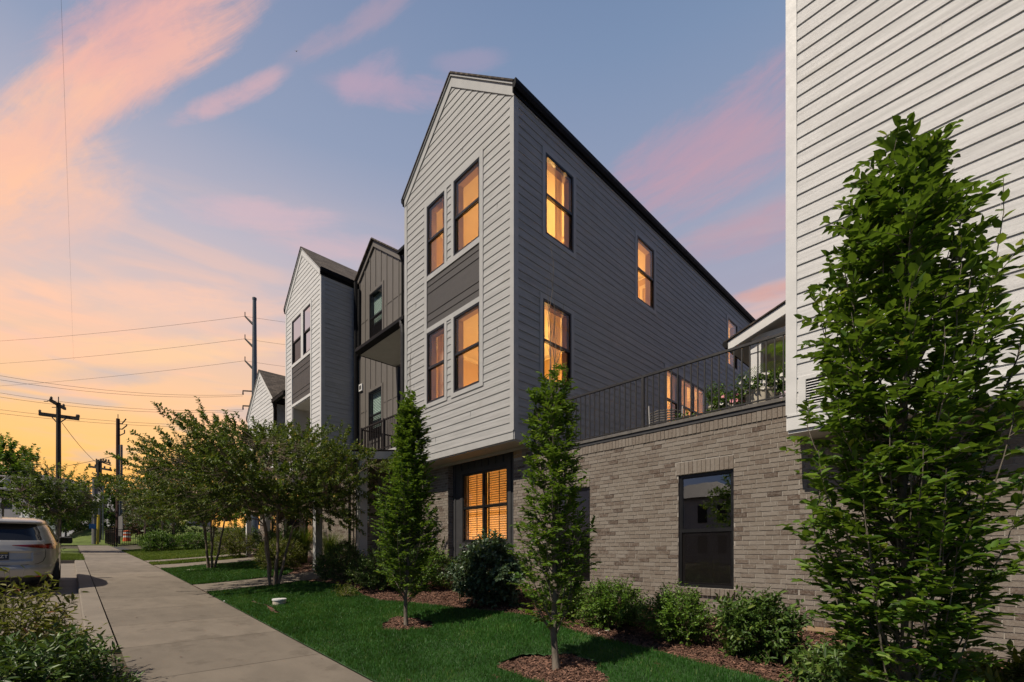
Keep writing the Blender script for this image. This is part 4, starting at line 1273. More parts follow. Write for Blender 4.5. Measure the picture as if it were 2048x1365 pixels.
# underside of the overhang
b = MB(); b.box(XL, XR, YS + .003, YB + .2, 3.92, 3.949); b.box(XL, XR - .01, YB - .06, YB - .012, 3.86, 3.92)
for x in (-7.9, -9.1, -10.3): b.box(x, x + .006, YS + .02, YB - .07, 3.917, 3.92)
b.build('soffit', MT['soffit'], H1)
# back of the shell so that no daylight leaks in
b = MB(); b.box(XL + .02, XR - .02, 23.9, 24., 3.6, 11.1); b.box(XL, XL + .05, YS + .03, 24, 3.95, 11.12); b.box(XL + .06, XR - .02, YS + .3, 23.9, 3.93, 3.97)
b.build('rear_wall', MT['sid'], H1)
# ground floor: charcoal bay with the lit window, brick piers
WY = Wall('Y', 7.31)
bw = (-9.38, -7.68, 1.86, 3.62)
b = MB(); holed(b, WY, -9.82, -7.34, .6, 3.93, [bw])
x = -9.72
while x < -7.4:
    if bw[0] - .1 < x < bw[1] + .06:
        b.wbox(WY, x, x + .04, bw[3] + .11, 3.93, 0, .02)
    else: b.wbox(WY, x, x + .04, .7, 3.93, 0, .02)
    x += .262
b.wbox(WY, bw[0] - .1, bw[1] + .1, bw[3], bw[3] + .1, 0, .024); b.wbox(WY, bw[0] - .1, bw[1] + .1, bw[2] - .1, bw[2], 0, .024)
b.wbox(WY, bw[0] - .1, bw[0], bw[2], bw[3], 0, .022); b.wbox(WY, bw[1], bw[1] + .1, bw[2], bw[3], 0, .022)
b.build('bay_panel', MT['baydark'], H1)
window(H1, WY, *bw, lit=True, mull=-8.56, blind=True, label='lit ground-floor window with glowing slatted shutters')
room(H1, XL + .6, XR - .5, 7.6, 10.2, .9, 3.8, 130, (-8.9, 8.9, 1.6))
b = MB(); mo = MB()
bricks(b, mo, WB, XL, -9.81, .6, 3.93)
bricks(b, mo, Wall('X', -9.81), YB, 7.31, .6, 3.93)
b.build('brick_pier', MT['brick'], H1)
mo.box(XL, -9.812, YB, YB + .25, .5, 3.93); mo.build('mortar_core', MT['mortar'], H1)
# armchair behind the lower front window, a canvas behind the far side window
ch = empty('rattan_chair', (-8.25, 7.45, 4.7), 'tan cushioned rattan chair seen low in the lower right front window', 'chair')
b = MB(); b.box(-.42, .42, -.05, .12, .55, 1.42); bevel(b.build('back_cushion', MT['cushion'], ch, world=False), .06, 3)
b = MB(); b.box(-.4, .4, .1, .7, .45, .6); bevel(b.build('seat_cushion', MT['cushion'], ch, world=False), .05, 3)
b = MB()
for s in (-1, 1):
    b.tube([(s * .46, .72, .0), (s * .47, .70, .75), (s * .47, .05, .8), (s * .45, -.05, 1.3), (s * .2, -.1, 1.46), (0, -.1, 1.3), (-s * .12, -.1, .9), (-s * .05, -.1, .5)], .018, 8)
    b.tube([(s * .46, -.05, 0), (s * .46, -.05, 1.1)], .018, 8)
b.build('frame', MT['wood'], ch, world=False, smooth=True)
cv = empty('leaning_canvas', (-7.55, 11.85, 8.2), 'grey framed canvas leaning inside the middle upper side window', 'picture')
b = MB(); b.box(-.35, .35, -.02, .02, .95, 1.55); b.build('canvas', MT['wicker'], cv, world=False)
b = MB(); b.tube([(-.3, .1, 0), (0, .03, 1.6)], .015); b.tube([(.3, .1, 0), (0, .03, 1.6)], .015); b.build('easel', MT['wood'], cv, world=False)

# ---------------------------------------------------------------- brick wing with the terrace
BW = empty('brick_wing', (-4.2, YB, .5), 'single-storey grey brick wing with a dark window, carrying the railed terrace', 'building')
bx0, bx1 = -7.34, 3.6
h1_, h2_ = (-3.49, -2.62, 1.05, 2.86), (-6.12, -5.25, 1.05, 2.86)
sold = [(h[0] - .03, h[1] + .0, 2.86, 3.063) for h in (h1_, h2_)]
sills = [(h[0] - .02, h[1] + .02, .935, 1.05) for h in (h1_, h2_)]
holes = [h1_, h2_] + sold + sills
hi = lambda x0, x1, z1, b, mo: None
b = MB(); mo = MB(); rb = random.Random(5)
# full-height run between the two overhangs, lower run under each overhang
bricks(b, mo, WB, -6.77, -1.76, -.2, 3.488, holes, rnd=rb)
bricks(b, mo, WB, -1.76, bx1, -.2, 3.15, [(-1.78, -1.0, -.2, .62)], rnd=rb)
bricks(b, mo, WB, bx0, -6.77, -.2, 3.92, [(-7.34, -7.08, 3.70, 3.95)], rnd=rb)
# rowlock courses: bricks on end
def soldiers(b, W, a0, a1, z0, z1, w=.0677, n=.012, rnd=rb):
    k = int(round((a1 - a0) / w)); w = (a1 - a0) / k
    for i in range(k):
        nn = n + rnd.uniform(-.0025, .0025)
        b.wbox(W, a0 + i * w + .003, a0 + (i + 1) * w - .003, z0 + .004, z1 - .004, 0, nn, .25 + .6 * rnd.random())
soldiers(b, WB, -6.77, -1.76, 3.49, 3.642, n=.022)
for s in sold: soldiers(b, WB, *s, n=.016)
for s in sills: soldiers(b, WB, *s, n=.045)
for h in (h1_, h2_):     # brick returns of the openings
    for a in (h[0], h[1]): 
        z = 1.05
        while z < 2.85:
            b.wbox(WB, a - .003 if a == h[1] else a - .0, a + (.0 if a == h[1] else .003), z + .005, z + .062, -.07, 0.0, rb.random()); z += .0677
b.build('brick_face', MT['brick'], BW)
b = MB()
bricks(b, mo, WB, -7.34, -7.08, 3.70, 3.92, rnd=rb); b.build('pier_bricks', MT['bricktan'], BW)['label'] = 'unpainted tan bricks at the pier top, sunlit yellow put into their colour'; b = MB()  # pier-top tan includes a sunlit patch put into the brick colour
bricks(b, mo, WB, -1.76, -1.0, -.2, .62, rnd=rb)
f = b.build('base_bricks', MT['bricktan'], BW); f['label'] = 'unpainted tan bricks at the foot of the wall'
mo = MB(); holed(mo, WB, -6.77, -1.76, -.3, 3.644, [h1_, h2_], 0); holed(mo, WB, -1.76, bx1, -.3, 3.15, [], 0); holed(mo, WB, bx0, -6.77, -.3, 3.92, [], 0)
for h in (h1_, h2_):
    a0, a1, z0_, z1_ = h
    P = WB.p
    mo.add([P(a0, z0_, 0), P(a0, z0_, -.1), P(a0, z1_, -.1), P(a0, z1_, 0)], [(0, 1, 2, 3)]); mo.add([P(a1, z0_, 0), P(a1, z0_, -.1), P(a1, z1_, -.1), P(a1, z1_, 0)], [(0, 1, 2, 3)])
    mo.add([P(a0, z1_, 0), P(a1, z1_, 0), P(a1, z1_, -.1), P(a0, z1_, -.1)], [(0, 1, 2, 3)]); mo.add([P(a0, z0_, 0), P(a1, z0_, 0), P(a1, z0_, -.1), P(a0, z0_, -.1)], [(0, 1, 2, 3)])
mo.add([(-7.34, YB, -.3), (-7.34, YB + .3, -.3), (-7.34, YB + .3, 3.92), (-7.34, YB, 3.92)], [(0, 1, 2, 3)])
mo.build('mortar_wall', MT['mortar'], BW)
window(BW, WB, *h1_, inset=.045, screen=True, glass=MT['glassr'], label='dark reflecting window between the shrubs')
window(BW, WB, *h2_, inset=.045, screen=True, label='dark window half hidden by the middle hornbeam')
b = MB(); b.box(-6.77, -1.77, 7.118, 7.30, 3.645, 3.70); b.build('parapet_band', MT['baydark'], BW)
b = MB()
x = -6.77
while x < -1.78: b.box(x + .003, min(x + .61, -1.77), 7.098, 7.32, 3.702, 3.752); x += .61
b.build('parapet_cap', M('cap_stone', (.13, .12, .11), .8, var=.2, vscale=12, bump=.4), BW)
b = MB(); b.box(-6.76, -1.78, 7.33, 23.8, 3.5, 3.58); b.build('terrace_floor', MT['rail'], BW)
# railing
RL = MB(); RL.box(-6.74, -1.8, 7.165, 7.205, 4.645, 4.682); RL.box(-6.74, -1.8, 7.172, 7.198, 3.79, 3.81)
r_ = RL.build('railing', MT['rail'], BW)
pr = None
for x in (-6.72, -4.15, -1.83):
    b = MB(); b.box(x - .022, x + .022, 7.163, 7.207, 3.752, 4.645); b.build('post', MT['rail'], r_)
xx = -6.72; k = 0
proto = None
while xx < -1.9:
    xx += .1105; k += 1
    if abs(xx + 4.15) < .05 or xx > -1.88: continue
    if proto is None:
        b = MB(); b.box(xx - .0085, xx + .0085, 7.177, 7.193, 3.752, 4.645); proto = b.build('baluster', MT['rail'], r_); px0 = xx
    else:
        q = proto.copy(); C.objects.link(q); q.parent = r_; q.location = (xx - px0, 0, 0)

# things standing on the terrace
def pot(x, y, z, r, h, label, cone=.78, rim=.03, soil=True):
    root = empty('planter', (x, y, z), label, 'planter', 'planters on the terrace')
    b = MB(); b.lathe((0, 0, 0), [(r * cone, 0), (r * .99, h - rim * 1.5), (r * 1.04, h - rim), (r * 1.04, h), (r * .92, h), (r * .9, h - .04), (0, h - .04)], 28)
    b.build('pot', MT['pot'], root, smooth=False, world=False)
    return root


def potplant(x, y, z, rx, h, seed, label, mat='box', flowers=None, leaf=.045, n=120, name='potted_plant'):
    rs = np.random.RandomState(seed)
    st = [((0, 0, 0), (rx * .3 * math.cos(k * 1.6), rx * .3 * math.sin(k * 1.6), h * .4), .008) for k in range(4)]
    root = plant(name, (x, y, z), label, 'plant', MT[mat], seed, (0, 0, h * .52), (rx, rx, h * .48), st, 10, n, leaf, per=9, tl=.1, group='plants on the terrace', parts=('stems', 'foliage'), stem_r=.01, shell=.5, drop=True)
    if flowers:
        V, D = sample_crown(flowers[1], rs, (0, 0, h * .56), (rx * 1.03, rx * 1.03, h * .52), .92, .15)
        for p in V:
            fm = MB()
            nn = Vector(p - np.array([0, 0, h * .4])).normalized() + Vector((.2, -.5, .3)); nn.normalize()
            u = nn.orthogonal().normalized(); v = nn.cross(u); c = Vector(p) + nn * .02
            for q in range(5):
                a = q * 2 * PI / 5; d = u * math.cos(a) + v * math.sin(a); s = u * -math.sin(a) + v * math.cos(a); r = .034
                fm.add([c, c + d * r * .6 + s * r * .45 + nn * .004, c + d * r + nn * .008, c + d * r * .6 - s * r * .45 + nn * .004], [(0, 1, 2, 3)])
            fm.build('flower', MT[flowers[0]], root, world=False)
    return root


TF = 3.58
pot(-2.40, 7.66, TF, .24, .49, 'large tapered cream planter behind the terrace railing')
potplant(-2.42, 7.66, TF + .42, .33, .28, 201, 'white flowering plant spilling over the large cream planter', flowers=('flw', 34), n=150)
pot(-3.13, 7.72, TF, .115, .46, 'small cream pot with a clipped ball plant on the terrace')
potplant(-3.13, 7.72, TF + .44, .13, .30, 202, 'small ball-shaped plant in the small cream pot', n=90, leaf=.035)
pot(-2.78, 7.55, TF, .12, .33, 'squat cream pot between the large planter and the small pot')
potplant(-2.80, 7.55, TF + .28, .18, .20, 203, 'pink and white flowers in the squat cream pot', flowers=('flp', 22), n=80)
potplant(-2.97, 7.5, TF + .16, .13, .24, 204, 'white flowers low behind the railing beside the small pot', flowers=('flw', 26), n=70)
potplant(-3.62, 7.6, TF + .10, .16, .20, 205, 'low leafy plant at the left of the small pot on the terrace', n=80)
potplant(-1.98, 7.6, TF + .35, .22, .36, 206, 'leafy plant with a few white blooms against the pale corner', flowers=('flw', 7), n=90)
# palm
pm = empty('potted_palm', (-2.05, 8.3, TF), 'potted palm with arching fronds behind the terrace railing', 'palm')
b = MB(); b.lathe((0, 0, 0), [(.17, 0), (.22, .36), (.2, .36), (0, .33)], 20); b.build('pot', MT['slate'], pm, world=False)
b = MB(); b.tube([(0, 0, .3), (.02, 0, .7), (0, .02, 1.0)], [.06, .05, .04], 8); b.build('trunk', MT['bark'], pm, world=False)
V = []; F = []; TT = []; rs = np.random.RandomState(9)
for k in range(20):
    a = k * 2.399; L = rs.uniform(.6, .95); el_ = rs.uniform(.35, 1.25)
    pts = []
    for j in range(22):
        f = j / 21; r = L * f * math.cos(el_) * (1 + .25 * f); z = 1.0 + L * math.sin(el_) * f - .55 * L * f ** 2.2
        pts.append(np.array([math.cos(a) * r, math.sin(a) * r, z]))
    sd = np.array([-math.sin(a), math.cos(a), 0])
    for j in range(3, 21):
        d = pts[j + 1] - pts[j]; d /= np.linalg.norm(d); ll = .30 * math.sin(PI * (j / 22) ** .8) + .06
        for s in (-1, 1):
            tip = pts[j] + (sd * s * .8 + d * .7 + np.array([0, 0, -.25])) * ll
            bs = len(V); V += [pts[j] - d * .008, pts[j] + d * .008, tip]; F.append((bs, bs + 1, bs + 2)); TT.append(rs.uniform(.2, 1))
mesh_obj('fronds', V, np.array(F), MT['hbeam'], pm, world=False, tint=TT)
# wicker chair
wc = empty('wicker_chair', (-4.78, 9.2, TF), 'grey wicker chair on the terrace before the double window', 'chair', rz=.5)
b = MB()
for i in range(13):
    z = .42 + i * .05; b.tube([(-.3 - .002 * i, .0, z), (-.15, -.10 - .008 * i, z), (.15, -.10 - .008 * i, z), (.3 + .002 * i, .0, z)], .013, 6)
b.build('backrest', MT['wicker'], wc, world=False)
b = MB(); b.box(-.3, .3, -.05, .5, .38, .43); b.build('seat', MT['wicker'], wc, world=False)
for (lx, ly) in ((-.28, -.03), (.28, -.03), (-.28, .48), (.28, .48)):
    b = MB(); b.tube([(lx, ly, 0), (lx * .97, ly, .4)], .018, 6); b.build('leg', MT['wicker'], wc, world=False)
b = MB(); b.tube([(-.31, .0, .4), (-.34, -.12, 1.16)], .014, 6); b.tube([(.31, .0, .4), (.34, -.12, 1.1)], .014, 6); b.build('back_frame', MT['whitesteel'], wc, world=False)

# ---------------------------------------------------------------- right house (pale siding) with its rear porch
RX0, RX1 = -1.76, 2.6
HR = empty('townhouse', ((RX0 + RX1) / 2, YS, .1), 'pale white-sided house end filling the right edge, its upper floor overhanging the brick', 'house', 'townhouses in the row')
mb = MB()
z0r = 3.45 - .1776
siding(mb, WF, 3.355, 10.6, lambda z: RX0, lambda z: RX1, [(-1.64, -1.30, 3.40, 3.80)], e=.1776, z0=z0r, lap=.014)
for (a, k) in ((-.33, 21), (-.34, 25), (.4, 17), (-1.05, 12), (.1, 9)):
    z = z0r + .1776 * k; mb.wbox(WF, a, a + .003, z + .003, z + .176, .004, .0165, .0)
mb.build('front_wall', MT['sidw'], HR)
b = MB(); b.wbox(WF, RX0, RX1, 3.16, 3.33, 0, .022); b.wbox(WF, RX0 - .003, RX1, 3.33, 3.355, 0, .034)
b.wbox(WF, RX0 - .022, RX0 + .10, 3.355, 10.6, 0, .027); b.wbox(Wall('X', RX0), YS, YS + .1, 3.16, 10.6, -.022, 0.0)
b.build('corner_trim', MT['trimw'], HR)
b = MB(); b.wbox(WF, -1.64, -1.30, 3.40, 3.44, 0, .03); b.wbox(WF, -1.64, -1.30, 3.76, 3.80, 0, .03); b.wbox(WF, -1.64, -1.56, 3.44, 3.76, 0, .03); b.wbox(WF, -1.34, -1.30, 3.44, 3.76, 0, .03)
vt = b.build('wall_vent', MT['trimw'], HR)
b = MB()
for i in range(9):
    z = 3.455 + i * .033; P = WF.p
    b.add([P(-1.555, z, .03), P(-1.345, z, .03), P(-1.345, z + .022, .004), P(-1.555, z + .022, .004)], [(0, 1, 2, 3)])
b.build('louvre', MT['trimw'], vt)
b = MB(); b.wbox(WF, -1.56, -1.34, 3.44, 3.76, -.04, .0); b.build('vent_back', MT['dark'], vt)
b = MB(); b.box(RX0, RX1, YS + .003, YB + .3, 3.12, 3.159); b.build('soffit', MT['trimw'], HR)
b = MB(); b.box(RX0, RX0 + .06, YS + .11, 12.0, 3.16, 10.6); b.box(RX1 - .05, RX1, YS + .03, 16, -.2, 10.6); b.box(RX0, RX1, 15.9, 16, 3.1, 10.6); b.build('side_wall', MT['sidw'], HR)
roof_slab(HR, (((RX0 + RX1) / 2, YS - .1, 12.4), ((RX0 + RX1) / 2, 16, 12.4)), ((RX0 - .1, YS - .1, 10.55), (RX0 - .1, 16, 10.55)))
roof_slab(HR, (((RX0 + RX1) / 2, YS - .1, 12.4), ((RX0 + RX1) / 2, 16, 12.4)), ((RX1 + .1, YS - .1, 10.55), (RX1 + .1, 16, 10.55)))
# rear porch
YP = 12.0
rk0, rk1 = onY(1456, 684, YP), onY(1578, 602, YP)
sl_ = (rk1.z - rk0.z) / (rk1.x - rk0.x)
xe, ze = rk0.x, rk0.z
xin = -1.7; zin = ze + sl_ * (xin - xe)
b = MB(); b.prism([(xe, YP, ze), (xin, YP, zin), (xin, YP, zin - .27), (xe, YP, ze - .22)], (0, .04, 0)); b.build('rake_board', MT['trimw'], HR)
roof_slab(HR, ((xin, YP - .04, zin + .02), (xin, 16.5, zin + .02)), ((xe - .08, YP - .04, ze + .02 - .08 * sl_), (xe - .08, 16.5, ze + .02 - .08 * sl_)), .03)
b = MB(); b.prism([(xe, YP + .042, ze - .20), (xin, YP + .042, zin - .25), (xin, YP + .042, zin - .22), (xe, YP + .042, ze - .17)], (0, 4.4, 0)); b.build('porch_ceiling', MT['soffit'], HR)
b = MB(); b.prism([(xe - .003, YP - .05, ze - .16), (xe - .07, YP - .05, ze - .16), (xe - .12, YP - .05, ze - .08), (xe - .12, YP - .05, ze - .0), (xe - .003, YP - .05, ze + .0)], (0, 4.5, 0)); b.build('gutter', MT['gutter'], HR)
cxp = onY(1514, 800, YP + .3).x
b = MB(); b.box(cxp - .11, cxp + .11, YP + .2, YP + .42, TF, 6.75); b.box(cxp - .13, cxp + .13, YP + .18, YP + .44, 6.55, 6.75); b.build('porch_column', MT['trimw'], HR)
b = MB(); b.box(cxp - .1, -1.7, YP + .22, YP + .4, 6.76, 6.98); b.build('porch_beam', MT['trimw'], HR)
b = MB(); b.box(-1.95, -1.7, 12.9, 15.9, TF, 7.1); b.build('porch_wall', MT['sidw'], HR)

# ---------------------------------------------------------------- middle unit: taupe board and batten, balcony, porch
BM = empty('townhouse', (-13.9, 8.0, 1.), 'dark taupe board-and-batten townhouse set back between the two gabled houses, with balcony and porch', 'house', 'townhouses in the row')
W8 = Wall('Y', 8.0)
bl, br_ = -16.83, -13.86
u1, u2 = (-15.83, -14.87, 9.3, 11.12), (-15.9, -14.93, 5.72, 7.53)
b = MB()
apx, apz, sp = -15.48, 12.9, .72
# wall: below 11.4 rectangular; the gable above
holed(b, W8, bl, br_, 3.9, 11.4, [u1, u2]); holed(b, W8, br_, XL - .02, 7.98, 11.4, [])
zl, zr_ = apz - sp * (apx - bl), 11.4
b.add([W8.p(bl, 11.4), W8.p(XL - .02, 11.4), W8.p(-13.4, 11.4), W8.p(apx, apz), W8.p(bl, zl)], [(0, 1, 2, 3, 4)], .5)
k = 0; x = bl + .2
while x < XL:
    top = min(apz - sp * abs(x - apx) - .12, 99) if x < -13.4 else 11.3
    segs_ = [(7.98 if x > br_ else 3.9, top)]
    for h in (u1, u2):
        ns = []
        for s0, s1 in segs_:
            if h[0] - .09 < x < h[1] + .05 and s0 < h[3] and s1 > h[2]: ns += [(s0, h[2] - .1), (h[3] + .1, s1)]
            else: ns.append((s0, s1))
        segs_ = ns
    for s0, s1 in segs_:
        if s1 > s0: b.wbox(W8, x, x + .045, s0, s1, 0, .02)
    x += .406
for h in (u1, u2):
    b.wbox(W8, h[0] - .09, h[1] + .09, h[3], h[3] + .1, 0, .026); b.wbox(W8, h[0] - .09, h[1] + .09, h[2] - .1, h[2], 0, .026)
    b.wbox(W8, h[0] - .09, h[0], h[2], h[3], 0, .024); b.wbox(W8, h[1], h[1] + .09, h[2], h[3], 0, .024)
for z, xa, xb in ((10.28, bl, -16.0), (10.28, -14.7, XL), (6.9, bl, -16.0), (6.9, -14.8, br_)): b.wbox(W8, xa, xb, z, z + .02, 0, .012)
b.build('front_wall', MT['batten'], BM)
b = MB()
for s in (-1, 1):
    xe_ = bl if s < 0 else -13.45
    zz = apz - sp * abs(xe_ - apx)
    b.prism([(apx, 7.94, apz + .06), (xe_, 7.94, zz + .06), (xe_, 7.94, zz - .16), (apx, 7.94, apz - .16)], (0, .05, 0))
b.build('rake_board', MT['batten'], BM)
for s in (-1, 1):
    xe_ = bl - .6 if s < 0 else -13.42
    zz = apz - sp * abs(xe_ - apx) + .08
    roof_slab(BM, ((apx, 7.86, apz + .08), (apx, 20, apz + .08)), ((xe_, 7.86, zz), (xe_, 20, zz)), .045)
window(BM, W8, *u1, blind=10.0, split=.5, screen=True)
window(BM, W8, *u2, blind=6.2, split=.5, screen=True)
b = MB()   # gutters and downspouts
b.prism([(-13.5, 7.9, 11.42), (-13.5, 7.78, 11.46), (-13.5, 7.78, 11.56), (-13.5, 7.9, 11.56)], (2.4, 0, 0))
b.build('gutter', MT['gutter'], BM)
b = MB(); b.tube([(-13.42, 7.84, 11.45), (-13.42, 7.93, 11.2), (-13.42, 7.93, 8.1)], .04, 8); b.build('downspout', MT['gutter'], BM)
b = MB(); b.tube([(-16.70, 7.86, 11.9), (-16.70, 7.86, 4.4)], .075, 8); b.tube([(-16.58, 7.94, 11.6), (-16.60, 7.94, 9.2), (-16.7, 7.9, 9.0)], .06, 8); b.build('downspout', MT['gutter'], BM)
b = MB(); b.tube([(-11.25, 6.60, 8.0), (-11.22, 6.60, 7.88), (-11.12, 6.56, 7.80), (-11.10, 6.56, 7.62), (-11.12, 6.58, 4.6)], .055, 10); b.build('downspout', MT['rail'], BM)
# vent box
b = MB(); b.wbox(W8, -16.62, -16.38, 8.28 - .55, 8.55 - .55, 0, .06); bevel(b.build('wall_vent', MT['white'], BM), .01)
b = MB(); b.wbox(W8, -16.57, -16.43, 7.79, 7.94, .062, .066); b.build('vent_grille', MT['rail'], BM)
# balcony roof
b = MB(); b.box(-13.95, XL - .01, 6.70, 7.99, 7.935, 7.96); b.build('balcony_ceiling', MT['soffit'], BM)
b = MB(); b.prism([(-13.98, 6.70, 7.92), (-13.98, 6.62, 7.94), (-13.98, 6.56, 8.0), (-13.98, 6.56, 8.09), (-13.98, 6.70, 8.09)], (-XL * 0 + 2.92, 0, 0)); b.box(-13.98, -13.955, 6.70, 7.99, 7.92, 8.09); b.build('balcony_gutter', MT['gutter'], BM)
roof_slab(BM, ((-13.98, 7.99, 8.35), (XL - .02, 7.99, 8.35)), ((-13.98, 6.60, 8.10), (XL - .02, 6.60, 8.10)), .03, 'balcony_roof')
# recess behind the balcony
b = MB(); b.add([(br_, 8.0, 4.5), (br_, 9.4, 4.5), (br_, 9.4, 7.93), (br_, 8.0, 7.93)], [(0, 1, 2, 3)]); b.add([(br_, 9.4, 4.5), (XL, 9.4, 4.5), (XL, 9.4, 7.93), (br_, 9.4, 7.93)], [(0, 1, 2, 3)])
b.build('recess_wall', MT['navy'], BM)
b = MB(); b.box(-13.9, XL - .02, 6.66, 9.4, 4.42, 4.60); b.build('balcony_floor', MT['trim'], BM)
RB = MB(); RB.box(-13.88, XL - .02, 6.70, 6.74, 5.52, 5.56); RB.box(-13.88, XL - .02, 6.705, 6.735, 4.70, 4.73); RB.box(-13.88, -13.84, 6.74, 7.98, 5.50, 5.54); RB.box(-13.88, -13.85, 6.74, 7.98, 4.70, 4.73)
rb_ = RB.build('balcony_railing', MT['black'], BM)
b = MB()
for x in (-13.88, -12.45): b.box(x, x + .06, 6.69, 6.75, 4.6, 5.58)
b.build('post', MT['black'], rb_)
proto = None; xx = -13.80
while xx < XL - .1:
    if proto is None:
        b = MB(); b.box(xx - .01, xx + .01, 6.71, 6.73, 4.62, 5.52); proto = b.build('baluster', MT['black'], rb_); px0 = xx
    else: q = proto.copy(); C.objects.link(q); q.parent = rb_; q.location = (xx - px0, 0, 0)
    xx += .112
for i in range(10):
    q = proto.copy(); C.objects.link(q); q.parent = rb_; q.location = (-13.86 - px0, .12 + .118 * i, 0)
# porch in front
pX0, pX1, pY, pZ = -14.95, -11.6, 5.22, 4.25
sp2 = .154
b = MB(); yb = 7.14
for xa, xb in ((pX1 - .04, pX1), (pX0, pX0 + .04)):
    b.prism([(xa, pY, pZ), (xa, yb, pZ + sp2 * (yb - pY)), (xa, yb, pZ - .22 + sp2 * (yb - pY)), (xa, pY, pZ - .20)], (xb - xa, 0, 0))
b.box(pX0 + .04, pX1 - .04, pY, pY + .04, pZ - .2, pZ)
b.build('porch_fascia', MT['trim'], BM)
b = MB(); b.prism([(pX0 + .04, pY + .04, pZ - .16), (pX0 + .04, yb, pZ - .16 + sp2 * 1.92), (pX0 + .04, yb, pZ - .14 + sp2 * 1.92), (pX0 + .04, pY + .04, pZ - .14)], (pX1 - pX0 - .08, 0, 0)); b.build('porch_ceiling', MT['soffit'], BM)
roof_slab(BM, ((pX0 - .03, yb, pZ + .02 + sp2 * (yb - pY)), (pX1 + .03, yb, pZ + .02 + sp2 * (yb - pY))), ((pX0 - .03, pY - .08, pZ + .012), (pX1 + .03, pY - .08, pZ + .012)), .02, 'porch_roof')
b = MB(); b.prism([(pX0, pY - .002, pZ - .10), (pX0, pY - .09, pZ - .08), (pX0, pY - .11, pZ), (pX0, pY - .002, pZ)], (pX1 - pX0, 0, 0)); b.build('porch_gutter', MT['gutter'], BM)
for cx_ in (-11.72, -14.78):
    gzc = float(gz(cx_, 5.7))
    b = MB(); b.box(cx_ - .10, cx_ + .10, 5.58, 5.80, gzc - .1, 4.14 + .03); b.box(cx_ - .12, cx_ + .12, 5.56, 5.82, gzc - .1, gzc + .18); bevel(b.build('porch_column', MT['trim'], BM), .006, 1)
b = MB(); b.tube([(-12.0, 5.62, 4.1), (-12.0, 5.70, 3.9), (-12.0, 5.70, .9)], .055, 8); b.build('downspout', MT['gutter'], BM)
b = MB(); b.tube([(-15.35, 7.0, 4.3), (-15.35, 7.0, 1.0)], .05, 8); b.build('downspout', MT['gutter'], BM)
# ground floor brick, window with blind, door recess
gw = (-15.15, -14.2, 2.45, 4.08)
b = MB(); bricks(b, None, WB, -17.4, -13.6, .7, 4.6, [gw], rnd=rb); soldiers(b, WB, gw[0] - .02, gw[1] + .02, gw[2] - .11, gw[2], n=.04); b.build('brick_face', MT['brick'], BM)
mo = MB(); holed(mo, WB, -17.4, -13.6, .6, 4.6, [gw], 0)
mo.add([(-13.6, YB, .6), (-13.6, 8.2, .6), (-13.6, 8.2, 4.4), (-13.6, YB, 4.4)], [(0, 1, 2, 3)]); mo.build('mortar_wall', MT['mortar'], BM)
window(BM, WB, *gw, blind=True, inset=.04)
b = MB(); b.box(-13.6, XL, 8.2, 8.24, .7, 4.4); b.build('entry_wall', MT['baydark'], BM)
b = MB(); b.box(-12.9, -11.9, 8.15, 8.198, 1.1, 3.3); dr = bevel(b.build('front_door', MT['navy'], BM), .01); 
b = MB(); b.tube([(-12.0, 8.13, 2.1), (-12.0, 8.08, 2.1), (-12.12, 8.08, 2.1)], .012); b.build('handle', MT['steel'], dr)
b = MB(); b.box(-14.9, -11.2, 5.6, 8.15, .7, float(gz(-12.6, 6.0)) + .12); b.build('porch_slab', MT['conc2'], BM)

# ---------------------------------------------------------------- house 2: white gable
H2 = empty('townhouse', (-18.7, YS, 1.1), 'white-sided gable townhouse with unlit blue-grey windows, left of the taupe one', 'house', 'townhouses in the row')
x0_, x1_ = -20.61, -16.84
hw_ = [(-19.84, -18.84, 9.32, 11.1), (-18.6, -17.85, 9.32, 11.1)]
gable(H2, WF, x0_, x1_, 5.05, 11.92, 13.56, [(-19.94, -17.75, 5.5, 11.2)], MT['sidw'], MT['trimw'], Y1=20, eaveshow=(True, True), z0=5.24)
trims(H2, WF, [(-17.85, -17.75, 5.5, 11.2, .03), (-19.94, -19.84, 5.5, 11.2, .03), (-18.84, -18.6, 9.32, 11.1, .028), (-19.84, -17.85, 11.1, 11.2), (-19.84, -17.85, 9.2, 9.32), (-19.84, -17.85, 7.58, 7.68)], MT['trimw'])
panel(H2, WF, -19.84, -17.85, 7.68, 9.2, MT['darkpanel'], [7.9, 8.08, 8.75, 8.95])
window(H2, WF, *hw_[0], screen=True, glass=MT['glassr']); window(H2, WF, *hw_[1], glass=MT['glassr'])
b = MB(); b.box(-19.84, -19.8, YS + .0, 8.2, 5.5, 7.58); b.box(-17.89, -17.85, YS, 8.2, 5.5, 7.58); b.box(-19.8, -17.89, YS, 8.2, 7.54, 7.58); b.build('balcony_reveal', MT['soffit'], H2)
b = MB(); b.box(-19.8, -17.89, 8.2, 8.25, 5.4, 7.54); b.build('recess_wall', MT['wood'], H2)
b = MB(); b.box(-19.84, -17.85, YS + .01, 8.2, 5.42, 5.5); b.build('balcony_floor', MT['trimw'], H2)
b = MB(); b.box(-19.8, -17.89, YS + .05, YS + .09, 6.4, 6.44)
for i in range(16): b.box(-19.75 + i * .12, -19.732 + i * .12, YS + .06, YS + .08, 5.5, 6.4)
b.build('balcony_railing', MT['black'], H2)
W2 = Wall('X', x1_)
mb = MB(); siding(mb, W2, 4.6, 11.72, lambda z: YS + .11 if z > 5.04 else YB, lambda z: 8.0, (), e=.1776, z0=5.24 - .1776 * 3); mb.build('side_wall', MT['sid'], H2)
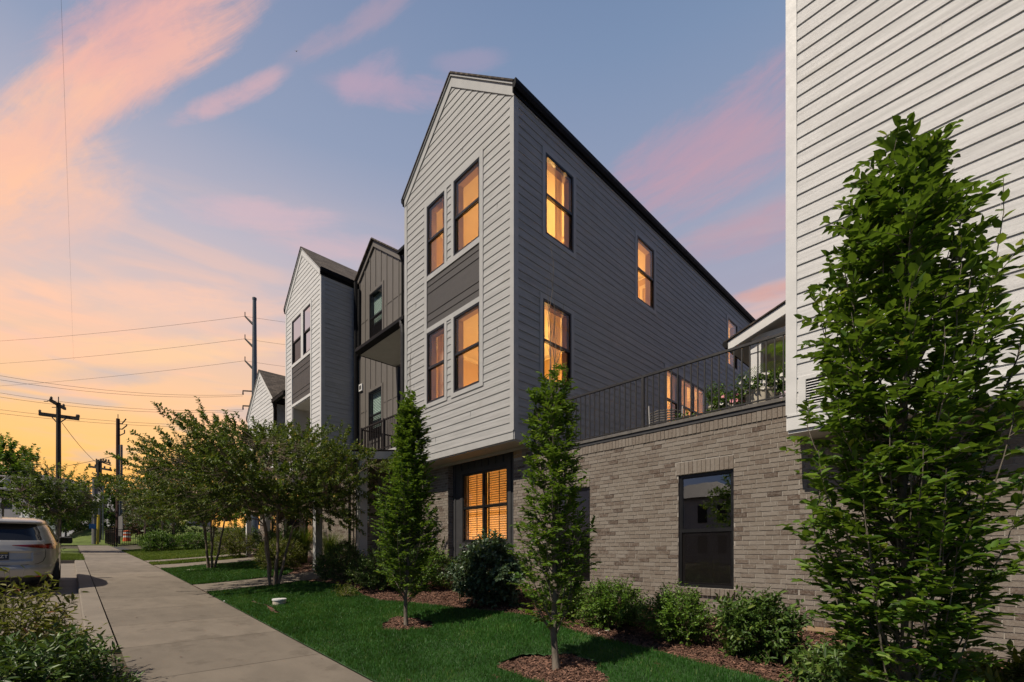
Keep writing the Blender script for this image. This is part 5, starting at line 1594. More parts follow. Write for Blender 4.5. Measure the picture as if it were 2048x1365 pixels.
trims(H2, W2, [(YS, YS + .11, 5.05, 11.75, .022), (YS + .11, 8.0, 11.6, 11.72, .02), (7.9, 7.99, 4.7, 11.6, .02)], MT['trim'], .022, 'side_trim')
b = MB(); b.box(x0_, x1_, YS + .003, YB + .2, 5.01, 5.049); b.box(x0_, x0_ + .05, YS + .03, 20, 5.05, 11.7); b.build('soffit', MT['soffit'], H2)
b = MB(); bricks(b, None, WB, -20.6, -17.4, .9, 5.0, [(-19.9, -18.2, 2.0, 4.3)], rnd=rb, cw=.4, ch=.135); b.build('brick_face', MT['brick'], H2)
mo = MB(); holed(mo, WB, -20.6, -17.4, .8, 5.0, [(-19.9, -18.2, 2.0, 4.3)], 0); mo.build('mortar_wall', MT['mortar'], H2)
window(H2, WB, -19.9, -18.2, 2.0, 4.3, mull=-19.05)
# ---------------------------------------------------------------- house 3: low white gable
H3 = empty('townhouse', (-24.3, YS, 1.3), 'lowest white gable house at the far left end of the row, mostly behind the trees', 'house', 'townhouses in the row')
x0_, x1_ = -26.35, -22.2
gable(H3, WF, x0_, x1_, 4.9, 8.5, 10.32, [(-25.3, -23.4, 5.4, 7.3)], MT['sidw'], MT['trimw'], Y1=18, z0=5.09)
trims(H3, WF, [(-25.4, -25.3, 5.3, 7.4), (-23.4, -23.3, 5.3, 7.4), (-25.3, -23.4, 7.3, 7.4), (-25.3, -23.4, 5.3, 5.4)], MT['trimw'])
window(H3, WF, -25.3, -23.4, 5.4, 7.3, mull=-24.35)
W3 = Wall('X', x1_)
mb = MB(); siding(mb, W3, 4.6, 8.3, lambda z: YS + .11, lambda z: 8.0, (), z0=5.09 - .1776 * 3, e=.1776); mb.build('side_wall', MT['sid'], H3)
b = MB(); bricks(b, None, WB, -26.3, -22.2, 1.2, 4.88, [(-25.3, -23.4, 2.2, 4.2)], rnd=rb, cw=.4, ch=.135); b.build('brick_face', MT['brick'], H3)
mo = MB(); holed(mo, WB, -26.3, -22.2, 1.1, 4.88, [(-25.3, -23.4, 2.2, 4.2)], 0); mo.box(x0_, x1_, YS + .01, YB + .1, 4.85, 4.899); mo.build('mortar_wall', MT['mortar'], H3)
window(H3, WB, -25.3, -23.4, 2.2, 4.2, mull=-24.35)
b = MB(); holed(b, W8, -22.2, -20.6, 1.2, 8.0, [(-21.8, -21.0, 5.4, 7.0)]); 
for i in range(4): b.wbox(W8, -22.1 + i * .4, -22.055 + i * .4, 4.6, 8.0, 0, .02)
b.build('recess_wall', MT['batten'], H3)
window(H3, W8, -21.8, -21.0, 5.4, 7.0)
b = MB(); b.prism([(-22.2, 6.60, 8.25), (-22.2, 6.5, 8.3), (-22.2, 6.5, 8.42), (-22.2, 6.6, 8.42)], (1.58, 0, 0)); b.tube([(-22.1, 6.56, 8.3), (-22.1, 6.6, 8.0), (-22.1, 6.6, 4.9)], .05); b.build('gutter', MT['gutter'], H3)
roof_slab(H3, ((-22.25, 8.1, 9.3), (-20.63, 8.1, 9.3)), ((-22.25, 6.5, 8.43), (-20.63, 6.5, 8.43)))
# porch posts further along
b = MB()
for x in (-19.9, -22.6):
    g_ = float(gz(x, 5.7)); b.box(x - .09, x + .09, 5.6, 5.78, g_ - .1, g_ + 3.0)
b.box(-22.75, -19.75, 5.3, 7.14, 4.35, 4.52)
b.build('porch', MT['trimw'], H3)

# ================================================================== BACKGROUND
def line_pts(p, q, sag, n=14):
    p, q = Vector(p), Vector(q)
    return [p.lerp(q, i / n) - Vector((0, 0, sag * 4 * (i / n) * (1 - i / n))) for i in range(n + 1)]


def cable(p, q, sag, r, label, group='overhead power lines'):
    b = MB(); b.tube(line_pts(p, q, sag), r, 5, False)
    return tag(b.build('power_line', MT['wire']), label, 'cable', group)


SPT = 60.
sb = at(509, 1040, SPT)
steel = empty('steel_power_pole', (sb.x, sb.y, 2.5), 'tall slim grey steel transmission pole with three upswept arms above the low gable', 'utility pole')
tz = at(509, 600, SPT).z
b = MB(); b.tube([(sb.x, sb.y, 2.0), (sb.x, sb.y, tz)], [.50, .22], 14); b.tube([(sb.x, sb.y, tz), (sb.x, sb.y, tz + .25)], [.26, .26], 14); b.build('mast', MT['steel'], steel, smooth=False)
arms = []
for v in (633, 678, 722):
    tip = at(490, v, SPT); rt = at(507, v + 17, SPT)
    b = MB(); b.tube([rt, tip], [.16, .09], 8); b.tube([tip + Vector((0, 0, -.1)), tip + Vector((0, 0, .55))], .06, 6); b.build('arm', MT['rail'], steel); arms.append(tip)
lowarms = []
for v in (783, 813):
    rt = at(505, v, SPT - .0); tip = at(486, v - 1, SPT)
    b = MB(); b.tube([rt, tip, tip + Vector((0, 0, -.5))], .1, 6); b.build('arm', MT['rail'], steel); lowarms.append(tip + Vector((0, 0, -.5)))
for (tip, v, nm, vr) in zip(arms, (686, 731, 776), ('top', 'middle', 'bottom'), (655, 700, 744)):
    cable(tip, at(-60, v, 78), .4, .017, '%s of the three single wires sweeping left from the steel pole\'s upswept arms' % nm)
    cable(tip, at(720, vr, 95), .4, .017, '%s short wire between the steel pole and the white gable' % nm)
for (tip, v) in zip(lowarms, (741, 776)):
    for d, nm in ((0, 'upper'), (9, 'lower')):
        cable(tip + Vector((0, 0, -.02 * d)), at(-60, v + d, 46), .9, .017, '%s wire of the pair running left from the steel pole\'s %s straight arm' % (nm, 'upper' if v == 741 else 'lower'))
for d, nm in ((0, 'upper'), (8, 'lower')):
    cable(at(520, 850 + d * .4, 62), at(-60, 812 + d, 46), .7, .017, '%s wire of the lowest long pair passing over the wooden poles' % nm)
cable(at(121, -40, 11), at(147, 720, 42), .0, .0025, 'very thin near-vertical wire high at the left of the sky')


def wood_pole(u, vt, t, r, mat, label, vb=1075):
    g_ = at(u, vb, t); tp = at(u, vt, t)
    root = empty('utility_pole', (g_.x, g_.y, g_.z), label, 'utility pole', 'utility poles at the end of the walk')
    b = MB(); b.tube([(g_.x, g_.y, g_.z - .5), (g_.x, g_.y, tp.z)], [r, r * .8], 12); b.build('mast', mat, root)
    return root, tp


def arm(root, p, q, r=.08, ins=(), mat=None, name='crossarm'):
    b = MB(); b.bar(p, q, r * 1.4, r * 2); a_ = b.build(name, mat or MT['pole'], root)
    for f in ins:
        c = Vector(p).lerp(Vector(q), f)
        b = MB(); b.lathe(c, [(.03, .08), (.07, .12), (.09, .16), (.05, .2), (.09, .24), (.05, .28), (.0, .34)], 8); b.build('insulator', MT['rail'], a_)
    return a_


r1, tp = wood_pole(117, 806, 34, .17, MT['pole'], 'wooden pole with a long level crossarm, tallest of the wooden poles at left')
arm(r1, at(78, 828, 33.5), at(158, 838, 34.5), .12, (.02, .95, .99))
arm(r1, at(101, 801, 33), at(130, 818, 35.5), .10, (.05, .9))
b = MB(); b.tube([at(117, 806, 34), at(117, 794, 34)], .03, 6); b.tube([at(98, 828, 34), at(113, 845, 34)], .04, 6); b.tube([at(136, 835, 34), at(121, 845, 34)], .04, 6)
for (u, v) in ((88, 803), (95, 802), (104, 815), (107, 815)): b.tube([at(u, v, 34), at(u + 8, v, 34)], .03, 5)
b.build('brackets', MT['rail'], r1)
cable(at(124, 846, 34), at(192, 925, 46), .2, .018, 'slack guy cable between the crossarm pole and the bundled pole')
r2, tp = wood_pole(236, 838, 40, .17, MT['polered'], 'reddish brown wooden pole with grey conduit and hooked brackets on its right')
b = MB(); b.tube([at(243.5, 890, 39.7), at(243.5, 1075, 39.7)], .07, 8); b.build('conduit', MT['steel'], r2)
b = MB(); b.tube([at(239.5, 890, 39.6), at(239.5, 1075, 39.6)], .05, 8); b.build('conduit', MT['steel'], r2)
b = MB()
for v, w_ in ((842, 12), (853, 15)):
    b.tube([at(238, v + 5, 40), at(244, v + 6, 40), at(238 + w_, v - 1, 40), at(246 + w_ * .5, v - 4, 40)], .05, 6)
b.tube([at(238, 872, 40), at(249, 867, 40), at(249, 860, 40)], .05, 6); b.tube([at(236, 838, 40), at(236, 829, 40)], .03, 6)
b.build('brackets', MT['rail'], r2)
r3, tp = wood_pole(198, 922, 46, .22, MT['pole'], 'dark wooden pole crowded with short arms and insulators, behind the pale grey pole')
arm(r3, at(177, 933, 46), at(223, 941, 46), .1, (.05, .3, .7, .95)); arm(r3, at(193, 921, 46), at(220, 926, 46), .07, (.5, .7, .9)); arm(r3, at(198, 923, 45), at(222, 931, 47), .05, (.5, .9))
b = MB(); b.tube([at(193, 918, 46), at(193, 945, 46)], .06, 6); b.tube([at(202, 918, 46), at(202, 960, 46)], .08, 6); b.build('brackets', MT['rail'], r3)
r4, tp = wood_pole(190, 956, 40, .24, MT['polegrey'], 'pale weathered grey pole stump at the sidewalk end carrying a small blue sign', 1092)
b = MB(); c = at(185, 1053, 39.6); b.bar(c + Vector((0, -.22, 0)), c + Vector((0, .22, 0)), .02, .42); b.build('blue_sign', MT['blue'], r4)
c1, c2 = at(197, 1030, 39), at(195, 1089, 39)
yg = MB(); yg.tube([c1, c2], .09, 8); tag(yg.build('guy_guard', MT['yel']), 'yellow plastic guy-wire guard beside the pale grey pole', 'post')
# crossbuck sign
cb = empty('railroad_sign', at(195, 1075, 41), 'white crossbuck railroad sign half hidden behind the street tree', 'sign')
for (a_, c_) in (((183, 990), (201, 1004)), ((184, 1004), (200, 988))):
    b = MB(); b.bar(at(a_[0], a_[1], 39.2), at(c_[0], c_[1], 39.2), .03, .24); b.build('blade', MT['whitesteel'], cb)
b = MB(); b.tube([at(199, 985, 39.4), at(199, 1085, 39.4)], .07, 8); b.build('post', MT['steel'], cb)
# truss gantry over the tracks
gt = empty('signal_gantry', at(205, 1080, 46), 'white steel truss gantry crossing behind the street tree', 'gantry')
A0, A1 = at(-90, 945, 28), at(206, 969, 46); B0, B1 = at(-90, 974, 28), at(206, 986, 46)
b = MB(); b.tube([A0, A1], .055, 6); b.tube([B0, B1], .07, 6)
Dv = Vector((-.6, 1.0, 0)).normalized() * .0
n = 12
for i in range(n + 1):
    b.tube([A0.lerp(A1, i / n), B0.lerp(B1, i / n)], .04, 5)
    if i < n: b.tube([(A0 if i % 2 else B0).lerp(A1 if i % 2 else B1, i / n), (B0 if i % 2 else A0).lerp(B1 if i % 2 else A1, (i + 1) / n)], .03, 5)
b.build('truss', MT['whitesteel'], gt)
b = MB(); b.tube([A1, at(206, 1080, 46)], .05, 8); b.build('leg', MT['steel'], gt)
for i in (3, 6):
    c = A0.lerp(A1, i / 12); b = MB(); b.box(c.x - .15, c.x + .15, c.y - .15, c.y + .15, c.z - 1.0, c.z - .2); b.build('signal_box', MT['whitesteel'], gt)
for v0, v1, nm in ((905, 910, 'upper'), (950, 946, 'middle'), (962, 958, 'lower')):
    cable(at(-60, v0 + 40, 40), at(236, v1, 44), .5, .02, '%s thin cable crossing just above the white gantry' % nm)
# sign board on the pole, sheds, far buildings
sg = empty('notice_board', at(240, 1075, 38.5), 'pale vertical notice board in front of the reddish pole behind the fence', 'sign')
b = MB(); b.prism([at(237, 1072, 38.5), at(245, 1074, 38.3), at(245, 1030, 38.3), at(237, 1034, 38.5)], (.0, .05, 0)); b.build('board', MT['polegrey'], sg)
b = MB(); b.tube([at(238, 1030, 38.7), at(238, 1088, 38.7)], .05, 6); b.build('post', MT['rail'], sg)


def far_building(name, u0, v0, u1, v1, t, depth, mat, label, wins=(), roof=False):
    p, q = at(u0, v1, t), at(u1, v1, t); zt = at(u0, v0, t).z; zb = 0.
    d = Vector((FX, FY, 0)) * depth
    root = empty(name, ((p.x + q.x) / 2, (p.y + q.y) / 2, p.z), label, 'building')
    b = MB(); b.prism([(p.x, p.y, zb), (q.x, q.y, zb), (q.x, q.y, zt), (p.x, p.y, zt)], d); b.build('wall', mat, root)
    b = MB(); e = (q - p).normalized() * .3
    if roof:
        m_ = (p + q) / 2
        b.prism([(p.x, p.y, zt + .01), (q.x, q.y, zt + .01), (m_.x, m_.y, zt + roof)], d)
    else: b.prism([(p.x - e.x, p.y - e.y, zt + .01), (q.x + e.x, q.y + e.y, zt + .01), (q.x + e.x, q.y + e.y, zt + .35), (p.x - e.x, p.y - e.y, zt + .35)], d)
    b.build('roof', MT['rail'] if not roof else MT['batten'], root)
    for (a0, b0, a1, b1) in wins:
        w_ = MB(); k = t - .12
        w_.prism([at(a0, b1, k), at(a1, b1, k), at(a1, b0, k), at(a0, b0, k)], Vector((FX, FY, 0)) * .1); w_.build('window', MT['black'], root)
    return root


far_building('warehouse', -160, 992, 330, 1100, 92, 14, MT['greywall'], 'long low grey warehouse far behind the car', [(0, 1006, 22, 1016), (50, 996, 60, 1004), (128, 1064, 138, 1074), (150, 1066, 158, 1074), (-60, 1040, -40, 1052)])
far_building('warehouse', 40, 965, 110, 1000, 100, 8, MT['greywall'], 'grey gabled shed rising behind the long warehouse', [], roof=1.8)
far_building('shed', 88, 992, 240, 998, 86, 6, MT['farwhite'], 'white-fronted shed behind the street tree')
far_building('house', 250, 1012, 300, 1090, 62, 8, MT['farwhite'], 'small white house behind the maroon tree beyond the fence', [(262, 1028, 268, 1040)], roof=1.6)
tk = empty('box_truck', at(60, 1052, 60), 'white box truck parked beyond the car roof, left of the street tree', 'truck')
b = MB(); b.prism([at(42, 1062, 60), at(78, 1062, 60), at(78, 1016, 60), at(42, 1016, 60)], Vector((FX, FY, 0)) * 2.4); bevel(b.build('cargo_box', MT['white'], tk), .05)
b = MB(); b.prism([at(36, 1066, 59.8), at(44, 1066, 59.8), at(44, 1030, 59.8), at(38, 1034, 59.8)], Vector((FX, FY, 0)) * 2.2); b.build('cab', MT['white'], tk)
b = MB()
for u in (42, 70): b.prism([at(u, 1076, 59.7), at(u + 7, 1076, 59.7), at(u + 8, 1071, 59.7), at(u + 7, 1066, 59.7), at(u, 1066, 59.7), at(u - 1, 1071, 59.7)], Vector((FX, FY, 0)) * .3)
b.build('wheels', MT['black'], tk)
st_ = empty('street_sign', at(83, 1060, 30), 'small white rectangular sign on a post at the left of the street tree', 'sign')
b = MB(); b.prism([at(79, 1018, 24), at(87, 1018, 24), at(87, 1013, 24), at(79, 1013, 24)], Vector((FX, FY, 0)) * .02); b.build('plate', MT['white'], st_)
b = MB(); b.tube([at(83, 1013, 24.05), at(83, 1070, 24.05)], .02, 6); b.build('post', MT['steel'], st_)

# fence at the end
fc = empty('iron_fence', (-46, 2.5, float(gz(-46, 2.5))), 'black iron picket fence turning the corner at the far end of the sidewalk', 'fence')


def fence_run(p0, p1, h=1.32, step=.13):
    p0, p1 = Vector((*p0, 0)), Vector((*p1, 0)); L = (p1 - p0).length
    g = lambda p: float(gz(p.x, min(p.y, 2.5)))
    b = MB(); n = int(L / step)
    for i in range(n):
        c = p0.lerp(p1, (i + .5) / n); z = g(c); b.box(c.x - .012, c.x + .012, c.y - .012, c.y + .012, z + .08, z + h)
    b.build('pickets', MT['black'], fc)
    for hh in (.18, h - .22, h - .05):
        b = MB(); m = 8
        for i in range(m):
            a, c = p0.lerp(p1, i / m), p0.lerp(p1, (i + 1) / m); a.z = g(a) + hh; c.z = g(c) + hh; b.bar(a, c, .03, .035)
        b.build('rail', MT['black'], fc)
    m = max(1, round(L / 2.4))
    for i in range(m + 1):
        c = p0.lerp(p1, i / m); z = g(c); b = MB(); b.box(c.x - .035, c.x + .035, c.y - .035, c.y + .035, z - .1, z + h + .1); b.build('post', MT['black'], fc)


sheet('driveway', np.linspace(-45.8, -36.6, 8), np.linspace(SW1 + .01, 14, 12), lambda x, y: wz(x) - .02 + 0 * y, MT['asph'])
sheet('lawn', np.linspace(-62, -46.2, 20), np.linspace(SW1 + .01, 20, 12), lambda x, y: wz(x) - .02 + 0 * y, MT['turf2'])
fence_run((-46, 2.5), (-58.5, 2.5)); fence_run((-46, 2.6), (-46, 12.0))
for i, (u, lb) in enumerate(((228, 'left'), (254, 'right'))):
    c = at(u, 1072, 41); root = empty('traffic_barrel', (c.x, c.y, c.z - .5), '%s one of two orange and white traffic barrels seen through the fence' % lb, 'barrel', 'traffic barrels')
    b = MB(); b.lathe((0, 0, 0), [(.3, 0), (.27, .3), (.25, .6), (.23, .95), (0, 1.0)], 16); b.build('drum', MT['orange'], root, world=False)
    b = MB(); b.lathe((0, 0, 0), [(.272, .35), (.257, .5)], 16); b.lathe((0, 0, 0), [(.25, .68), (.243, .8)], 16); b.build('bands', MT['white'], root, world=False)

# far trees
TG = 'trees at the far end of the street'


def fartree(name, u, vb, t, H, R, mat, seed, label, nt=420, leaf=.16, cz=.62, rz_=.38, per=12, tl=.5, zb=None, shell=.3):
    p = at(u, vb, t); z = p.z if zb is None else zb
    st = [((0, 0, -.6), (.1, .05, H * .38), .05 * R)]
    return plant(name, (p.x, p.y, z), label, 'tree', mat, seed, (0, 0, H * cz), (R, R, H * rz_), st, 20, nt, leaf, per=per, tl=tl, group=TG, shell=shell, lumps=.3, stem_r=.06 * R, quad=False, asp=.7)


fartree('street_tree', 116, 1086, 25, 4.1, 1.9, MT['street'], 301, 'spreading street tree just beyond the car, before the white gantry', 560, .13, .60, .36, 14, .35)
fartree('oak_tree', 4, 1060, 46, 8.6, 2.6, MT['hbeam'], 302, 'large dark green tree at the left edge behind the gantry', 700, .30, .62, .36, 14, .6)
fartree('dark_tree', 222, 1085, 52, 7.4, 2.0, MT['laurel'], 303, 'dark tree directly behind the wooden poles', 420, .24, .55, .45, 14, .5)
fartree('pale_tree', 288, 1080, 36, 4.9, 1.5, MT['pale'], 304, 'pale blossoming tree left of the farther crape myrtle', 420, .13, .62, .36, 12, .4)
fartree('pale_tree', 322, 1080, 33, 4.4, 1.3, MT['crape'], 305, 'olive green tree touching the farther crape myrtle on its left', 320, .12, .60, .38, 12, .4)
fartree('maroon_tree', 283, 1082, 46, 2.6, 1.5, MT['maroon'], 306, 'round maroon-leaved tree behind the iron fence', 300, .16, .55, .42, 12, .4)
fartree('dark_tree', 345, 1080, 44, 5.0, 3.2, MT['laurel'], 307, 'dark tree mass behind the farther crape myrtle', 300, .25, .5, .45, 14, .6)
fartree('dark_tree', 155, 1075, 75, 4.8, 4.0, MT['laurel'], 308, 'dark low tree behind the grassy mound', 300, .35, .5, .45, 14, .6)
fartree('bare_tree', 130, 1080, 50, 4.5, 2.4, MT['hbeam'], 309, 'small green tree far behind the street tree', 260, .22, .6, .38, 12, .5)

# across the street, seen only as a reflection in the dark window
NB = empty('brick_house', (-19.5, -27, .5), 'plain two-storey house with a low hipped roof across the street, reflected in the dark window', 'house')
b = MB(); b.box(-24, -15.2, -35, -27, .0, 6.6); b.build('wall', MT['greywall'], NB)
b = MB(); b.add([(-24.5, -26.5, 6.61), (-14.7, -26.5, 6.61), (-14.7, -35.5, 6.61), (-24.5, -35.5, 6.61), (-21, -31, 8.6), (-18.2, -31, 8.6)], [(0, 1, 5, 4), (1, 2, 5), (2, 3, 4, 5), (3, 0, 4), (3, 2, 1, 0)]); b.build('roof', MT['batten'], NB)
for x in (-23, -20.5, -18.3, -16.6):
    for z in (1.6, 4.3):
        b = MB(); b.box(x, x + .8, -26.98, -26.93, z, z + 1.5); b.build('window', MT['black'], NB)
plant('maple_tree', (-11.8, -22, .2), 'maple across the street, reflected at the right of the dark window', 'tree', MT['hbeam'], 401, (0, 0, 5.2), (2.6, 2.6, 2.8), [((0, 0, -.3), (.1, 0, 3.), .16)], 20, 420, .22, per=12, tl=.5, stem_r=.1, quad=False, asp=.7)

# small things on the lawn
c = g3(-9.71, 2.99)
uc = empty('utility_pedestal', c, 'pale round utility cap standing on the lawn by the sidewalk', 'utility cover')
b = MB(); b.lathe((0, 0, 0), [(.0, -.02), (.12, -.02), (.12, .09), (.11, .10)], 24); b.build('body', MT['pot'], uc, world=False)
b = MB(); b.lathe((0, 0, 0), [(.132, .098), (.132, .125), (.12, .132), (0, .132)], 24); b.build('lid', MT['trimw'], uc, world=False)
cp = onG(384, 1142)
b = MB(); b.lathe((cp.x, cp.y, cp.z), [(.16, -.02), (.16, .03), (.14, .045), (0, .05)], 20); tag(b.build('drain_cover', MT['pot']), 'flat pale drain cover in the middle lawn beside the farther crape myrtle', 'utility cover')
for i, (u, v, r, lb) in enumerate(((1213, 1263, .035, 'pale stone in the mulch before the boxwood shrubs'), (1196, 1268, .025, 'small pale stone left of the bigger one in the mulch'), (452, 1204, .05, 'pale stone at the sidewalk edge where the door path starts'))):
    p = onG(u, v); b = MB(); rr = random.Random(i)
    b.lathe((p.x, p.y, p.z), [(r * .8, 0), (r, r * .3), (r * .75, r * .6), (0, r * .7)], 9); tag(b.build('stone', MT['white']), lb, 'stone')
# bird
bp_ = at(593, 103, 60)
b = MB(); b.add([(bp_.x, bp_.y, bp_.z - .14), (bp_.x - .05, bp_.y + .02, bp_.z), (bp_.x, bp_.y, bp_.z + .18), (bp_.x + .05, bp_.y - .02, bp_.z), (bp_.x, bp_.y + .05, bp_.z), (bp_.x, bp_.y - .05, bp_.z)], [(0, 1, 4), (0, 4, 3), (0, 3, 5), (0, 5, 1), (2, 4, 1), (2, 3, 4), (2, 5, 3), (2, 1, 5)])
b.add([(bp_.x, bp_.y, bp_.z + .04), (bp_.x - .2, bp_.y - .2, bp_.z + .1), (bp_.x, bp_.y, bp_.z - .05)], [(0, 1, 2)]); b.add([(bp_.x, bp_.y, bp_.z + .04), (bp_.x + .2, bp_.y + .2, bp_.z + .1), (bp_.x, bp_.y, bp_.z - .05)], [(0, 1, 2)])
tag(b.build('bird', MT['black']), 'tiny dark bird high in the sky above the gable roofs', 'bird')

# ================================================================== CAR
CX_ = -14.55
car = empty('parked_car', (CX_, -1.08, float(wz(CX_)) - .115), 'champagne silver car parked at the kerb, seen from behind at the left edge', 'car')
car.rotation_euler = (0, -.052, PI)
paint = M('champagne_paint', (.40, .39, .37), .36, metal=.35, spec=.5, var=.02, coat=.6)
cglass = M('car_glass', (.012, .014, .018), .06, spec=.7, var=.1)
clad = M('car_cladding', (.018, .018, .018), .6, var=.2)
lens = M('tail_lens', (.20, .008, .008), .12, spec=.6, var=.15, vscale=20, coat=.8)
chrome = M('chrome', (.55, .55, .55), .15, metal=1.)
tyre = M('tyre', (.02, .02, .02), .85, var=.2)
ZL = [.22, .30, .40, .55, .70, .85, 1.0, 1.10, 1.18, 1.22, 1.32, 1.45, 1.555, 1.565, 1.60, 1.645, 1.68, 1.70]
XRr = [.16, .08, .03, .0, .0, .01, .035, .07, .115, .15, .24, .35, .44, .31, .30, .38, .70, 1.1]
WW = [.84, .875, .905, .92, .925, .925, .915, .90, .875, .86, .82, .765, .70, .70, .69, .655, .57, .44]
XFf = [4.40, 4.47, 4.50, 4.5, 4.48, 4.42, 4.2, 3.75, 3.45, 3.38, 3.20, 2.95, 2.75, 2.74, 2.65, 2.45, 2.2, 1.9]
SQ = [3.8, 4.0, 4.1, 4.1, 4.1, 4.1, 4.0, 3.8, 3.6, 3.5, 3.4, 3.4, 3.4, 3.4, 3.3, 3.1, 2.9, 2.6]


def car_pt(z, th, o=0.):
    xr_, w_, xf, sq = (np.interp(z, ZL, a) for a in (XRr, WW, XFf, SQ))
    xc, a = (xr_ + xf) / 2, (xf - xr_) / 2
    c, s = np.cos(th), np.sin(th)
    x = xc - a * np.sign(c) * np.abs(c) ** (2 / sq) * (1 + o / a); y = w_ * np.sign(s) * np.abs(s) ** (2 / sq) * (1 + o / w_)
    return x, y


# denser sampling near the rear (th = 0)
thh = np.concatenate([np.linspace(-PI, -1.2, 60), np.linspace(-1.19, 1.19, 150), np.linspace(1.2, PI, 60)[:-1]])
# spread samples evenly over the flat rear face
zz = np.unique(np.round(np.concatenate([np.arange(.22, 1.70, .02), [1.555, 1.565, 1.70]]), 4))
ZZ, TH = np.meshgrid(zz, thh, indexing='ij')
Xc_, Yc_ = car_pt(ZZ, TH)
# body crease under the hatch and plate recess
nz_, nt_ = ZZ.shape
rear = (np.abs(TH) < 1.35)
rec = rear & (ZZ > .775) & (ZZ < .955) & (np.abs(Yc_) < .50)
Xc_ = Xc_ + np.where(rec, .035, 0) + np.where(rear & (ZZ > .955) & (ZZ < .99) & (np.abs(Yc_) < .7), -.006, 0)
# ledge where the bumper starts below the hatch
Xc_ = Xc_ - np.where(rear & (ZZ < .66) & (ZZ > .40), .035 * np.clip((.66 - ZZ) / .05, 0, 1) * np.clip((1.35 - np.abs(TH)) / .3, 0, 1), 0)
VV = np.stack([Xc_, Yc_, ZZ], -1).reshape(-1, 3)
I, J = np.meshgrid(np.arange(nz_ - 1), np.arange(nt_), indexing='ij'); I = I.ravel(); J = J.ravel(); J2 = (J + 1) % nt_
FF = np.stack([I * nt_ + J, I * nt_ + J2, (I + 1) * nt_ + J2, (I + 1) * nt_ + J], -1)
cen = VV[FF].mean(1); tc_ = thh[J]; yc, zc, xc_ = np.abs(cen[:, 1]), cen[:, 2], cen[:, 0]
isrear = np.abs(tc_) < 1.0 
lab = np.zeros(len(FF), int)                                   # 0 paint
lab[zc < .40] = 1                                               # cladding
arch = ((np.hypot(xc_ - .86, zc - .33) < .44) | (np.hypot(xc_ - 3.55, zc - .33) < .44)) & (yc > .80)
lab[arch] = 1
g_rear = (zc > 1.205) & (zc < 1.555) & (xc_ < 1.4) & (yc < .655 - (zc - 1.2) * .30)
lab[g_rear] = 2
side = (yc > np.interp(zc, ZL, WW) * .80) & (zc > 1.14) & (zc < 1.53)
g_side = side & (xc_ > .92) & (xc_ < 3.1 - (zc - 1.1) * 1.1)
lab[g_side] = 2
lab[(zc > 1.2) & (zc < 1.6) & (xc_ > 2.8) & (yc < .72)] = 2
tl = (xc_ < .95) & (yc > .22) & (zc > 1.005 + .0) & (zc < 1.135) & (zc > 1.065 - (yc - .22) * .13) & (zc < 1.105 + (yc - .22) * .05) & (xc_ < .42)
hl = (np.abs(xc_) < .6) & (yc > .50) & (yc < .86) & (zc > .385) & (zc < .43) & (zc < .40 + (yc - .4) * .07)


def sub(name, k, mat):
    sel = FF[lab == k]
    used, inv = np.unique(sel, return_inverse=True)
    return mesh_obj(name, VV[used], inv.reshape(sel.shape), mat, car, world=False, smooth=True)


body = sub('body', 0, paint)
me = body.data
top = [len(me.vertices)]
sub('bumper_cladding', 1, clad); sub('windows', 2, cglass)
capv = VV[(nz_ - 1) * nt_:]
mesh_obj('roof_panel', capv, [tuple(range(nt_))], paint, car, world=False)
mesh_obj('floor_pan', VV[:nt_], [tuple(range(nt_))], clad, car, world=False)
# panel gaps of the hatch
b = MB()


def cl(pts, r=.006, o=-.002):
    q = []
    for (y, z) in pts:
        w_ = np.interp(z, ZL, WW); sq = np.interp(z, ZL, SQ)
        s_ = np.clip(abs(y) / w_, 0, .9999) ** (sq / 2); th = math.asin(s_) * (1 if y > 0 else -1)
        x, _ = car_pt(z, th)
        if .40 < z < .66 and abs(th) < 1.35: x -= .035 * min(max((.66 - z) / .05, 0), 1) * min(max((1.35 - abs(th)) / .3, 0), 1)
        if .775 < z < .955 and abs(y) < .5: x += .035
        q.append((float(x) + o, y, z))
    return q


def body_patch(name, mat, y0, y1, zt0, zt1, zb0, zb1, s, o, parent=None, n=22, m=5):
    V = []
    for i in range(n + 1):
        f = i / n; y = y0 + (y1 - y0) * f
        for j in range(m + 1):
            g = j / m; z = (zb0 + (zb1 - zb0) * f) * (1 - g) + (zt0 + (zt1 - zt0) * f) * g
            V.append(cl([(s * y, z)], o=o)[0])
    F = [(i * (m + 1) + j, (i + 1) * (m + 1) + j, (i + 1) * (m + 1) + j + 1, i * (m + 1) + j + 1) for i in range(n) for j in range(m)]
    return mesh_obj(name, V, F, mat, parent or car, world=False, smooth=True)


lens2 = M('lamp_inner', (.42, .03, .02), .15, var=.1, coat=.8)
for s in (-1, 1):
    tl_o = body_patch('taillight', lens, .20, .835, 1.098, 1.135, 1.088, 1.005, s, -.010)
    body_patch('lamp_band', lens2, .60, .76, 1.088, 1.095, 1.062, 1.045, s, -.014, tl_o)
    body_patch('rear_reflector', lens2, .52, .80, .425, .43, .40, .385, s, -.012)
for s in (-1, 1):
    b.tube(cl([(s * .70, 1.0), (s * .70, .93), (s * .695, .83), (s * .66, .74), (s * .58, .69), (s * .40, .672), (s * .0, .668)]), .007, 6)
b.build('hatch_gap', clad, car, world=False)
b = MB(); b.tube(cl([(-.86, .43), (-.6, .425), (0, .42), (.6, .425), (.86, .43)]), .008, 6); b.build('bumper_line', clad, car, world=False)
b = MB(); b.tube(cl([(-.50, .955), (-.35, .985), (0, .99), (.35, .985), (.50, .955), (.56, .88), (.50, .80), (.42, .778), (0, .772), (-.42, .778)]), .006, 6); b.build('recess_edge', paint, car, world=False)
